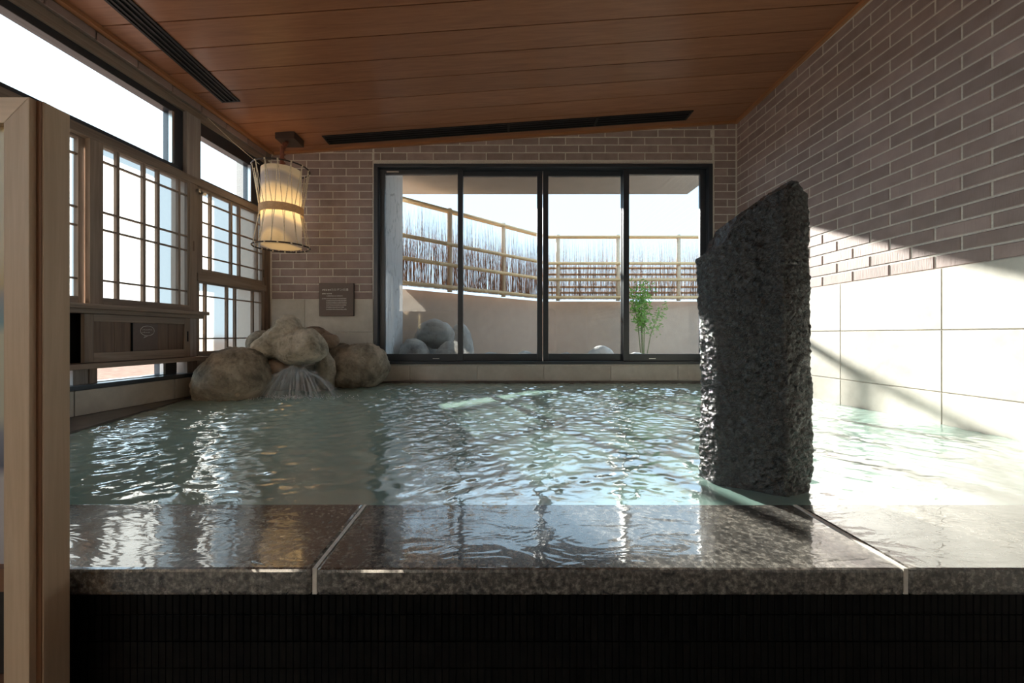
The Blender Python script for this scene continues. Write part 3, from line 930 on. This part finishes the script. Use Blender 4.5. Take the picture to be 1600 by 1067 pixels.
for i in range(n):
    a = 2 * math.pi * (i + 0.3) / n
    for R, z in ((RT, Zt), (RB, Zb)):
        m = MB().lathe([(0.001, -0.009), (0.007, -0.006), (0.009, 0.0), (0.007, 0.006), (0.001, 0.009)], 8)
        m.build('lacing_knot', 'rope', lamp, loc=(R * math.cos(a), R * math.sin(a), z))
MB().lathe([(0.0005, 0.21), (0.03, 0.22), (0.045, 0.26), (0.03, 0.31), (0.02, 0.34), (0.0005, 0.345)], 24).build('bulb', 'bulb_glow', lamp, smooth=True)
# thin cable from the lantern to the window head
cb = MB().tube([LW(3.05, -0.02, 2.035), (-2.10, 3.25, 1.95), (-1.93, 3.32, 1.80)], 0.0022, 5).build('lamp_cable', 'rope')
tag(cb, 'thin slack cable running from the window head to the lantern', 'cable')

# ------------------------------------------------------------------ plaque on the back wall
pq = thing('wall_plaque', 'square brown plaque with white Japanese lettering on the back wall', 'sign', (-1.480, YB - 0.010, 0.605))
MB().box(-0.154, 0.154, -0.018, 0.0, 0.0, 0.298).build('board', 'sign_brown', pq, bevel=0.002)
MB().box(-0.1555, -0.1505, -0.0175, 0.001, 0.001, 0.296).build('edge', 'sign_edge', pq)
MB().box(0.1505, 0.1560, -0.0175, 0.001, 0.001, 0.296).build('edge', 'sign_edge', pq)
tm = text_mesh('カルデンの湯', 0.0265, 'print_white')
o = put('title', tm, pq, (-0.050, -0.0187, 0.229)); o.rotation_euler = (math.radians(90), 0, 0)
mk = MB()
def marks(x0, x1, z, h, step):
    x = x0
    while x < x1:
        for q in range(3):
            w = random.uniform(0.3, 0.75) * step; dx = random.uniform(0, 0.25) * step
            dz = (q - 1) * h * 0.33 + random.uniform(-0.06, 0.06) * h
            mk.box(x + dx, x + dx + w, -0.0188, -0.0184, z + dz, z + dz + h * 0.24)
        dx = random.uniform(0.1, 0.5) * step
        mk.box(x + dx, x + dx + step * 0.20, -0.0188, -0.0184, z - h * 0.45, z + h * 0.5)
        x += step
marks(-0.128, -0.060, 0.235, 0.013, 0.0165)
marks(-0.128, -0.104, 0.201, 0.009, 0.012); marks(-0.088, -0.040, 0.201, 0.010, 0.0125)
marks(-0.088, 0.052, 0.181, 0.009, 0.0105)
marks(-0.128, -0.104, 0.157, 0.009, 0.012)
for i, xe in enumerate((0.088, 0.088, 0.084, 0.086, 0.070, 0.088)):
    marks(-0.090, xe, 0.157 - i * 0.0193, 0.0098, 0.0108)
o = mk.build('lettering', 'print_white', pq); o['kind'] = 'stuff'

# ------------------------------------------------------------------ pool front: coping slabs and mosaic riser
Y0c, Y1c = 0.761, 1.055
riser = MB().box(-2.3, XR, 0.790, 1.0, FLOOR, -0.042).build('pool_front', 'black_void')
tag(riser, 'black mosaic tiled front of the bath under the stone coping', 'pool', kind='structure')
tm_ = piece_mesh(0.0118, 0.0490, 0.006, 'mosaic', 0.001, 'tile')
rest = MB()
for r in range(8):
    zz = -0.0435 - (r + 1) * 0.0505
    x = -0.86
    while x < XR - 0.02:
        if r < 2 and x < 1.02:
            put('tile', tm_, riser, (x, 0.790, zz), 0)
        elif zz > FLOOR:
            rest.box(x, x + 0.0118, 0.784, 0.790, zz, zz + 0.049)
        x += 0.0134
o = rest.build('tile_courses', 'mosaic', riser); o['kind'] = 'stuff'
def slab(x0, x1, label, dz=0.0, dy=0.0):
    s = thing('coping_slab', label, 'stone slab', ((x0 + x1) / 2, Y0c + dy, -0.044), group='coping slabs along the pool front')
    MB().box(-(x1 - x0) / 2, (x1 - x0) / 2, 0, Y1c - Y0c - dy, 0, 0.048 + dz).build('slab', 'granite', s, bevel=0.006)
    return s
slab(-1.75, -0.348, 'dark wet stone coping slab beside the pale wooden post', 0.001)
s2 = slab(-0.338, 0.742, 'long wet stone coping slab in front of the pool centre')
s3 = slab(0.752, XR - 0.004, 'wet stone coping slab in the shadow of the standing stone')
MB().box(-0.549, -0.541, 0.004, 0.292, 0.0, 0.0475).build('grout_joint', 'grout', s2)
MB().box(-0.705, -0.697, 0.004, 0.292, 0.0, 0.0475).build('grout_joint', 'grout', s3)

# ------------------------------------------------------------------ pool water
nx, ny = 820, 560
ysg = np.linspace(Y1c - 0.006, YB - 0.002, ny)
edge = np.where(ysg < 2.88, -1.905 - 0.225 * (ysg - 1.81), left_x(ysg) + 0.01)      # the pool's left edge
UU, YY = np.meshgrid(np.linspace(0, 1, nx), ysg)
XX = edge[:, None] + (XR - 0.010 - edge[:, None]) * UU
H = np.zeros_like(XX)
wxp = XX + 0.030 * np.sin(3.1 * YY + 1.3 * XX) + 0.02 * np.sin(7.3 * YY - 4.1 * XX)
wyp = YY + 0.030 * np.sin(2.7 * XX - 1.9 * YY) + 0.02 * np.sin(6.1 * XX + 3.3 * YY)
for i in range(110):
    lam = 0.032 * (4.4 ** rng.random())
    th = rng.normal(math.radians(-62), math.radians(55))
    k_ = 2 * math.pi / lam
    amp = 0.0058 * lam ** 1.05 / 3.0
    H += amp * np.sin(k_ * (wxp * math.cos(th) + wyp * math.sin(th)) + rng.random() * 6.28)
R = np.hypot(XX + 1.47, YY - 2.86)
H *= 0.72 + 0.58 * np.clip(YY - 1.05, 0, 2.2)          # calmer towards the overflow
H *= 1.0 + 0.4 * np.exp(-(R / 0.5) ** 2)
H += 0.004 * np.exp(-(R / 0.9) ** 2) * np.sin(R * 60)
H *= np.clip((YY - (Y1c - 0.006)) / 0.10, 0.15, 1.0)
co = np.stack([XX, YY, H], -1).reshape(-1, 3).astype(np.float32)
idx = np.arange(nx * ny).reshape(ny, nx)
quads = np.stack([idx[:-1, :-1], idx[:-1, 1:], idx[1:, 1:], idx[1:, :-1]], -1).reshape(-1, 4)
me = bpy.data.meshes.new('pool_water')
me.vertices.add(len(co)); me.vertices.foreach_set('co', co.ravel())
me.loops.add(quads.size); me.loops.foreach_set('vertex_index', quads.ravel().astype(np.int32))
me.polygons.add(len(quads))
me.polygons.foreach_set('loop_start', np.arange(0, quads.size, 4, dtype=np.int32))
me.polygons.foreach_set('use_smooth', np.ones(len(quads), dtype=bool))
me.update(calc_edges=True)
me.materials.append(MATS['pool_water'])
wo = put('pool_water', me)
tag(wo, 'rippling milky green hot spring water filling the pool', 'water', kind='stuff')
basin = MB().box(-2.35, XR, 0.99, YB + 0.1, FLOOR - 0.1, FLOOR).build('pool_basin', 'pool_ledge')
tag(basin, 'stone bottom of the pool under the milky water', 'pool floor', kind='structure')

# ------------------------------------------------------------------ rocks
def star_rock(blobs, sub=5, seed=0, rough=0.06, fine=0.012, p=9.0, flat=None):
    """one closed lumpy stone: the outline of several ellipsoids seen from their middle, roughened"""
    bm = bmesh.new()
    bmesh.ops.create_icosphere(bm, subdivisions=sub, radius=1.0)
    V = np.array([v.co[:] for v in bm.verts]); V /= np.linalg.norm(V, axis=1)[:, None]
    acc = np.zeros(len(V))
    size = max(max(r) for c, r in blobs)
    for c, r in blobs:
        c = np.array(c); r = np.array(r)
        A = ((V / r) ** 2).sum(1); Bq = (V * c / r ** 2).sum(1); Cq = ((c / r) ** 2).sum() - 1
        D = Bq * Bq - A * Cq
        t = np.where(D > 0, (Bq + np.sqrt(np.maximum(D, 0))) / A, 0.0)
        acc += np.maximum(t, 1e-4) ** p
    T = acc ** (1 / p)
    off = Vector((seed * 13.7, seed * 5.1, seed * 7.9))
    for i, v in enumerate(bm.verts):
        q = Vector(V[i]) * T[i]
        s = q / size
        d = mnoise.fractal(s * 1.6 + off, 1.0, 2.0, 3) * rough * size
        d += (mnoise.turbulence(s * 5.0 + off, 4, True) - 0.5) * fine * size * 2
        vd = mnoise.voronoi(s * 3.6 + off)[0][0]                     # weathered pits
        if vd < 0.30 and mnoise.noise(s * 1.3 + off) > -0.12:
            d -= (0.30 - vd) * 0.16 * size
        v.co = q + Vector(V[i]) * d
        if flat is not None and v.co.z < flat:
            v.co.z = flat + (v.co.z - flat) * 0.1
    return bm
def rock(label, loc, blobs, mat, sub=5, seed=0, rough=0.06, fine=0.012, rot=0.0, group='boulders around the hot spring spout', name='boulder', flat=None):
    bm = star_rock(blobs, sub, seed, rough, fine, flat=flat)
    me = bpy.data.meshes.new(name)
    bm.to_mesh(me); bm.free()
    me.polygons.foreach_set('use_smooth', [True] * len(me.polygons))
    me.materials.append(MATS[mat])
    return tag(put(name, me, None, loc, rot), label, 'rock', group)
rock('largest rounded grey brown boulder left of the spout', (-1.870, 2.90, 0.12),
     [((0, 0, 0.0), (0.235, 0.22, 0.20)), ((0.05, 0, 0.04), (0.20, 0.19, 0.19)), ((-0.11, 0, -0.06), (0.13, 0.15, 0.14))], 'boulder', 6, 1, 0.06, 0.03)
rock('wide greenish grey boulder standing right of the spout', (-1.250, 3.50, 0.155),
     [((0, 0, 0.0), (0.27, 0.20, 0.19)), ((0.10, 0, 0.03), (0.19, 0.18, 0.18)), ((-0.12, 0, 0.03), (0.17, 0.17, 0.17))], 'boulder', 6, 2, 0.06, 0.03)
rock('pale lumpy rock forming the spout over the falling water', (-1.560, 3.10, 0.355),
     [((0, 0, 0.0), (0.17, 0.17, 0.12)), ((-0.02, -0.02, 0.125), (0.095, 0.10, 0.105)), ((-0.085, -0.03, 0.055), (0.11, 0.11, 0.085)), ((0.085, -0.01, 0.045), (0.13, 0.13, 0.085)), ((-0.14, -0.04, -0.02), (0.13, 0.13, 0.085)), ((0.145, -0.02, -0.03), (0.115, 0.14, 0.10)), ((0.05, -0.06, -0.05), (0.13, 0.12, 0.08))],
     'boulder_pale', 6, 3, 0.10, 0.030)
rock('small tan rock behind the spout rock at the screen', (-1.955, 3.40, 0.35), [((0, 0, 0), (0.12, 0.10, 0.13))], 'boulder', 4, 4, 0.08)
rock('dark brown flat rock behind the spout rock', (-1.54, 3.42, 0.44), [((0, 0, 0), (0.12, 0.09, 0.065)), ((0.07, 0, -0.03), (0.08, 0.08, 0.05))], 'boulder_rust', 4, 5, 0.08)
rock('small tan rock between the spout rock and right boulder', (-1.395, 3.36, 0.385), [((0, 0, 0), (0.085, 0.08, 0.065))], 'boulder_rust', 4, 6, 0.08)
rock('small orange rock wedged left under the spout', (-1.675, 3.03, 0.17), [((0, 0, 0), (0.12, 0.10, 0.085))], 'boulder_rust', 4, 7, 0.08)
rock('narrow grey rock wedged right under the spout', (-1.36, 3.22, 0.16), [((0, 0, 0), (0.075, 0.08, 0.15))], 'boulder', 4, 8, 0.08)
rock('dark rock under the spout behind the falling water', (-1.47, 3.28, 0.06), [((0, 0, 0), (0.16, 0.10, 0.15))], 'boulder', 4, 9, 0.06)
rock('low tan rock base under the spout rock', (-1.76, 3.36, 0.10), [((0, 0, 0), (0.15, 0.13, 0.19))], 'boulder', 4, 10, 0.06)

# ---- falling water: a fan of threads from the spout
fw = MB()
for i in range(230):
    u = rng.uniform(-1, 1) if i % 2 else rng.normal(0, 0.4); u = max(-1, min(1, u))
    x0 = -1.475 + 0.11 * u + rng.normal(0, 0.006); y0 = 2.955 + rng.normal(0, 0.01) + 0.03 * abs(u)
    x1 = -1.475 + 0.36 * u + rng.normal(0, 0.012); y1 = 2.860 + rng.normal(0, 0.03) + 0.05 * abs(u)
    z0 = 0.205 - 0.05 * abs(u) + rng.normal(0, 0.008)
    pts = []; rs = []
    r = rng.uniform(0.0018, 0.0055)
    for s in np.linspace(0, 1, 7):
        pts.append((x0 + (x1 - x0) * s, y0 + (y1 - y0) * s, z0 * (1 - s ** 1.7) + 0.004 - 0.006 * s)); rs.append(r * (1.25 - 0.45 * s))
    fw.tube(pts, rs, 5, caps=False)
o = fw.build('falling_water', 'falling_water', smooth=True)
tag(o, 'fan of water falling from the spout rock into the pool', 'water', kind='stuff')
fo = MB()
for i in range(420):
    a = rng.uniform(0, 6.28); rr = abs(rng.normal(0, 0.14))
    x = -1.46 + 1.9 * rr * math.cos(a); y = 2.85 + 0.55 * rr * math.sin(a); z = abs(rng.normal(0, 0.008)) + 0.001
    s = rng.uniform(0.0015, 0.0045)
    fo.add([(x + s, y, z), (x - s, y, z), (x, y + s, z), (x, y - s, z), (x, y, z + s), (x, y, z - s)],
           [(0, 2, 4), (2, 1, 4), (1, 3, 4), (3, 0, 4), (2, 0, 5), (1, 2, 5), (3, 1, 5), (0, 3, 5)])
o = fo.build('splash_foam', 'foam', smooth=True)
tag(o, 'white splashing drops where the falling water meets the pool', 'foam', kind='stuff')

# ------------------------------------------------------------------ standing stone
def standing_stone():
    plan = [(0.612, 1.285), (0.622, 1.205), (0.761, 1.110), (0.862, 1.148), (0.872, 1.265), (0.74, 1.335)]
    c = Vector((0.745, 1.20))
    prof = [(0.555, 0.60), (0.585, 0.652), (0.605, 0.676), (0.630, 0.686), (0.646, 0.694), (0.664, 0.738), (0.690, 0.780), (0.735, 0.814), (0.770, 0.832), (0.790, 0.852), (0.806, 0.852), (0.826, 0.836), (0.844, 0.818), (0.860, 0.782), (0.9, 0.74)]
    def htop(x, y):
        h = np.interp(x, [a for a, b in prof], [b for a, b in prof])
        return h - 0.12 * max(0, y - 1.20)
    ring_pts = []
    nseg = 34
    for i in range(len(plan)):
        a, b = Vector(plan[i]), Vector(plan[(i + 1) % len(plan)])
        m = max(6, int((b - a).length / 0.0045))
        for k in range(m):
            ring_pts.append(a + (b - a) * (k / m))
    N = len(ring_pts)
    # soften the corners a little
    P = np.array([q[:] for q in ring_pts])
    for _ in range(1):
        P = 0.5 * P + 0.25 * (np.roll(P, 1, 0) + np.roll(P, -1, 0))
    nz = 190
    vs = []; fs = []
    def disp(q, nrm, amt=1.0):
        d = mnoise.fractal(q * 9.0, 1.0, 2.0, 2) * 0.0060
        d += (mnoise.turbulence(q * 48.0, 3, True) - 0.5) * 0.0095
        return q + nrm * d * amt
    for j in range(nz + 1):
        s = j / nz
        for i in range(N):
            x, y = P[i]
            zt = htop(x, y)
            z = -0.20 + (zt + 0.20) * s
            # slight lean and taper
            tx = x + 0.006 * math.sin(z * 7)
            nrm = Vector((P[i][0] - c.x, P[i][1] - c.y, 0)).normalized()
            vs.append(disp(Vector((tx, y, z)), nrm))
    for j in range(nz):
        for i in range(N):
            i2 = (i + 1) % N
            fs.append((j * N + i, j * N + i2, (j + 1) * N + i2, (j + 1) * N + i))
    # top: rings closing to the middle
    last = nz * N
    steps = 14
    for t in range(1, steps + 1):
        f = 1 - t / steps
        start = len(vs)
        for i in range(N):
            x = c.x + (P[i][0] - c.x) * max(f, 0.001); y = c.y + (P[i][1] - c.y) * max(f, 0.001)
            z = htop(x, y) + 0.004 * (1 - f)
            vs.append(disp(Vector((x, y, z)), Vector((0, 0, 1)), 0.8))
        for i in range(N):
            i2 = (i + 1) % N
            fs.append((last + i, last + i2, start + i2, start + i))
        last = start
    m = MB(); m.add(vs, fs)
    return m.build('standing_stone', 'basalt_wet', smooth=True)
ss = standing_stone()
tag(ss, 'tall rough black standing stone rising from the pool behind the coping', 'stone')

# ------------------------------------------------------------------ framed display board at the front left
bd = thing('display_board', 'framed display board with a pale wooden post in front of the pool', 'board', (-0.80, 0.72, FLOOR))
def bb(x0, x1, y0, y1, z0, z1):
    return MB().box(x0 + 0.80, x1 + 0.80, y0 - 0.72, y1 - 0.72, z0 - FLOOR, z1 - FLOOR)
bb(-0.824, -0.772, 0.700, 0.744, FLOOR, 0.829).build('post', 'pale_wood', bd, bevel=0.0015)
bb(-0.7835, -0.7735, 0.6985, 0.7005, FLOOR, 0.828).build('groove_strip', 'groove_wood', bd)
# mitred frame in front of the post
xi, xo, zi, zo = -0.8245, -0.782, 0.786, 0.829
def fr(pts, name, mat):
    n_ = len(pts)
    v = [(x + 0.80, 0.688 - 0.72, z - FLOOR) for x, z in pts] + [(x + 0.80, 0.701 - 0.72, z - FLOOR) for x, z in pts]
    f = [tuple(range(n_)), tuple(range(2 * n_ - 1, n_ - 1, -1))] + [(i, n_ + i, n_ + (i + 1) % n_, (i + 1) % n_) for i in range(n_)]
    MB().add(v, f).build(name, mat, bd, bevel=0.0012)
fr([(xi, FLOOR), (xo, FLOOR), (xo, zo), (xi, zi)], 'frame_stile', 'pale_wood')
fr([(-1.7, zi), (xi, zi), (xo, zo), (-1.7, zo)], 'frame_rail', 'pale_wood_x')
bb(-1.7, -0.820, 0.705, 0.712, 0.045, 0.79).build('printed_panel', 'poster_print', bd)
bb(-1.7, -0.8245, 0.690, 0.716, 0.006, 0.045).build('bottom_rail', 'groove_wood_x', bd, bevel=0.0015)
bb(-1.7, -0.8245, 0.690, 0.716, -0.19, -0.15).build('bottom_rail', 'groove_wood_x', bd, bevel=0.0015)
bb(-1.7, -0.820, 0.716, 0.722, FLOOR, 0.006).build('back_panel', 'dark_panel', bd)
bb(-1.70, -1.66, 0.700, 0.744, FLOOR, 0.829).build('post', 'pale_wood', bd)

# ------------------------------------------------------------------ outside
o = MB().prism([(-1.6, YB + 0.16), (70, YB + 0.16), (70, 80), (-1.6, 80)], -0.15, 0.0).build('garden_ground', 'gravel')
tag(o, 'gravel ground of the small garden outside the sliding window', 'ground', kind='structure')
o = MB().prism([(-70, -60), (-7.4, -60), (-2.20, YB + 0.16), (-1.6, YB + 0.16), (-1.6, 80), (-70, 80)], -0.15, -0.02).build('side_ground', 'paving')
tag(o, 'reddish paving outside the low window strip on the left', 'ground', kind='structure')
ev = MB().box(-1.75, 2.37, YB + 0.16, 5.26, 2.22, 2.42).build('eave', 'eave_soffit')
tag(ev, 'beige eave projecting outside above the sliding window', 'eave', kind='structure')
ww = MB().box(-1.35, -1.085, YB + 0.16, 4.60, 0.0, 2.22).build('wing_wall', 'lime_plaster')
tag(ww, 'white plastered wing wall outside the leftmost window pane', 'wall', kind='structure')
A, Bk, Cc = (-1.50, 4.35), (0.72, 6.57), (4.8, 6.57)
def wall_run(p, q, label):
    d = Vector((q[0] - p[0], q[1] - p[1])).normalized(); nn = Vector((-d.y, d.x))
    p, q = Vector(p), Vector(q)
    a, b, c2, d2 = p + nn * 0.10, q + nn * 0.10, q + nn * 0.26, p + nn * 0.26
    o = MB().prism([a, b, c2, d2][:], -0.1, 0.975).build('garden_wall', 'garden_wall')
    tag(o, label, 'wall', kind='structure')
wall_run(A, Bk, 'low beige garden wall running obliquely under the left fence')
wall_run((0.66, 6.57), Cc, 'low beige garden wall under the straight back fence')

def fence(p, q, label, posts, extra):
    p, q = Vector((*p, 0)), Vector((*q, 0))
    L = (q - p).length; rz = math.atan2(q.y - p.y, q.x - p.x)
    f = thing('brushwood_fence', label, 'fence', (p.x, p.y, 0.975), rz, 'brushwood fences of the garden')
    z = lambda a: a - 0.975
    for yy in (-0.03, 0.03):
        MB().tube([(0, yy, z(1.985)), (L, yy, z(1.985))], 0.020, 10).build('top_rail', 'bamboo_y', f, smooth=True)
    for zz in (1.562, 1.305, 1.028):
        pts = []; rs = []
        x = 0.0; r0 = 0.0235
        while x < L:
            for dx, k_ in ((0.0, 1.0), (0.012, 1.22), (0.024, 1.0)):
                if x + dx <= L:
                    pts.append((x + dx, -0.045, z(zz))); rs.append(r0 * k_)
            x += 0.30 + random.uniform(-0.06, 0.06)
        pts.append((L, -0.045, z(zz))); rs.append(r0)
        MB().tube(pts, rs, 10).build('bamboo_rail', 'bamboo_y', f, smooth=True)
    for zz in extra:
        MB().tube([(0, 0.045, z(zz)), (L, 0.045, z(zz))], 0.018, 8).build('back_rail', 'bamboo_y', f, smooth=True)
    for x in posts:
        MB().tube([(x, 0.0, 0.0), (x, 0.0, z(2.02))], 0.032, 12).build('post', 'post_wood', f, smooth=True)
    tw = MB()
    n_ = int(L * 560)
    for i in range(n_):
        x = random.uniform(0, L); y = random.uniform(-0.018, 0.03)
        h = (0.46 + 0.26 * mnoise.noise(Vector((x * 5.0, p.x * 3, 0.0))) * 0.6 + random.uniform(0.0, 0.48))
        if random.random() < 0.10: h += random.uniform(0.05, 0.18)
        h = min(h, 0.97)
        lx = random.gauss(0, 0.03)
        r = random.uniform(0.0010, 0.0024)
        mid = (x + lx * 0.5 + random.gauss(0, 0.008), y, z(1.01) + h * 0.55)
        tw.tube([(x, y, z(1.0)), mid, (x + lx + random.gauss(0, 0.012), y, z(1.0) + h)], [r, r * 0.8, r * 0.3], 3, caps=False)
    o = tw.build('brushwood', 'twig', f); o['kind'] = 'stuff'
    o['label'] = 'dense upright brown twigs'
fence(A, (0.675, 6.525), 'brushwood fence on bamboo rails running obliquely from the wing wall', (0.26, 1.22, 2.18, 3.12), ())
fence(Bk, Cc, 'straight brushwood fence on bamboo rails at the garden back', (0.19, 1.14, 2.10, 3.06), (1.50, 1.40, 1.20, 1.11))

# garden rocks
G = 'rocks in the garden outside the window'
gr = [((-0.72, 4.53, 0.45), (0.20, 0.13, 0.155), 'grey rounded garden rock on top of the rock pile'),
      ((-0.90, 4.32, 0.19), (0.165, 0.14, 0.21), 'low broad garden rock at the front of the rock pile'),
      ((-0.52, 4.38, 0.17), (0.185, 0.15, 0.195), 'garden rock lowest on the right of the rock pile'),
      ((-0.46, 4.80, 0.28), (0.16, 0.14, 0.29), 'garden rock behind on the right of the rock pile'),
      ((-0.86, 4.70, 0.26), (0.17, 0.15, 0.27), 'garden rock behind on the left of the rock pile'),
      ((-0.12, 4.62, 0.06), (0.20, 0.14, 0.19), 'flat low rock beside the rock pile behind the second pane'),
      ((0.28, 4.80, 0.07), (0.18, 0.15, 0.18), 'flat low rock near the window centre mullion'),
      ((0.74, 4.70, 0.05), (0.15, 0.13, 0.19), 'small pale pointed rock behind the third pane'),
      ((1.21, 5.00, 0.08), (0.19, 0.16, 0.22), 'rounded sunlit rock low behind the third pane'),
      ((1.62, 4.95, 0.05), (0.15, 0.14, 0.19), 'small pale rock under the green shrub')]
for i, (l, r, lab) in enumerate(gr):
    rock(lab, l, [((0, 0, 0), r), ((r[0] * 0.3, 0, -r[2] * 0.2), tuple(x * 0.8 for x in r))], 'garden_rock', 4, 20 + i, 0.09, 0.02, 0.4 * i, G, 'garden_rock')

# green shrub beside the right pane
shb = thing('garden_shrub', 'slender leafy green shrub outside the right window pane', 'shrub', (1.98, 5.75, 0.0))
lf = MB()
stems = []
for i in range(7):
    a = random.uniform(0, 6.28); sp = random.uniform(0.05, 0.24)
    top = (sp * math.cos(a) + (0.16 if i == 0 else 0), 0.5 * sp * math.sin(a), random.uniform(0.75, 1.22))
    pts = [(0.02 * math.cos(a), 0.02 * math.sin(a), 0), (top[0] * 0.4, top[1] * 0.4, top[2] * 0.55), top]
    MB().tube(pts, [0.008, 0.006, 0.002], 5).build('stem', 'stem', shb)
    for k_ in range(110):
        s = random.uniform(0.35, 1.0)
        bx = pts[1] if s < 0.55 else pts[2]
        q = Vector(pts[1]).lerp(Vector(pts[2]), max(0, (s - 0.4) / 0.6))
        q += Vector((random.gauss(0, 0.045), random.gauss(0, 0.03), random.gauss(0, 0.03)))
        d = Vector((random.gauss(0, 1), random.gauss(0, 0.6), random.gauss(0.2, 0.6))).normalized()
        w = d.cross(Vector((0, 1, 0.2))).normalized() * 0.008
        ln = random.uniform(0.035, 0.075)
        t_ = d.cross(w).normalized() * 0.004
        lf.add([q, q + d * ln * 0.5 + w + t_, q + d * ln, q + d * ln * 0.5 - w + t_], [(0, 1, 2), (0, 2, 3)])
o = lf.build('foliage', 'leaf', shb); o['kind'] = 'stuff'
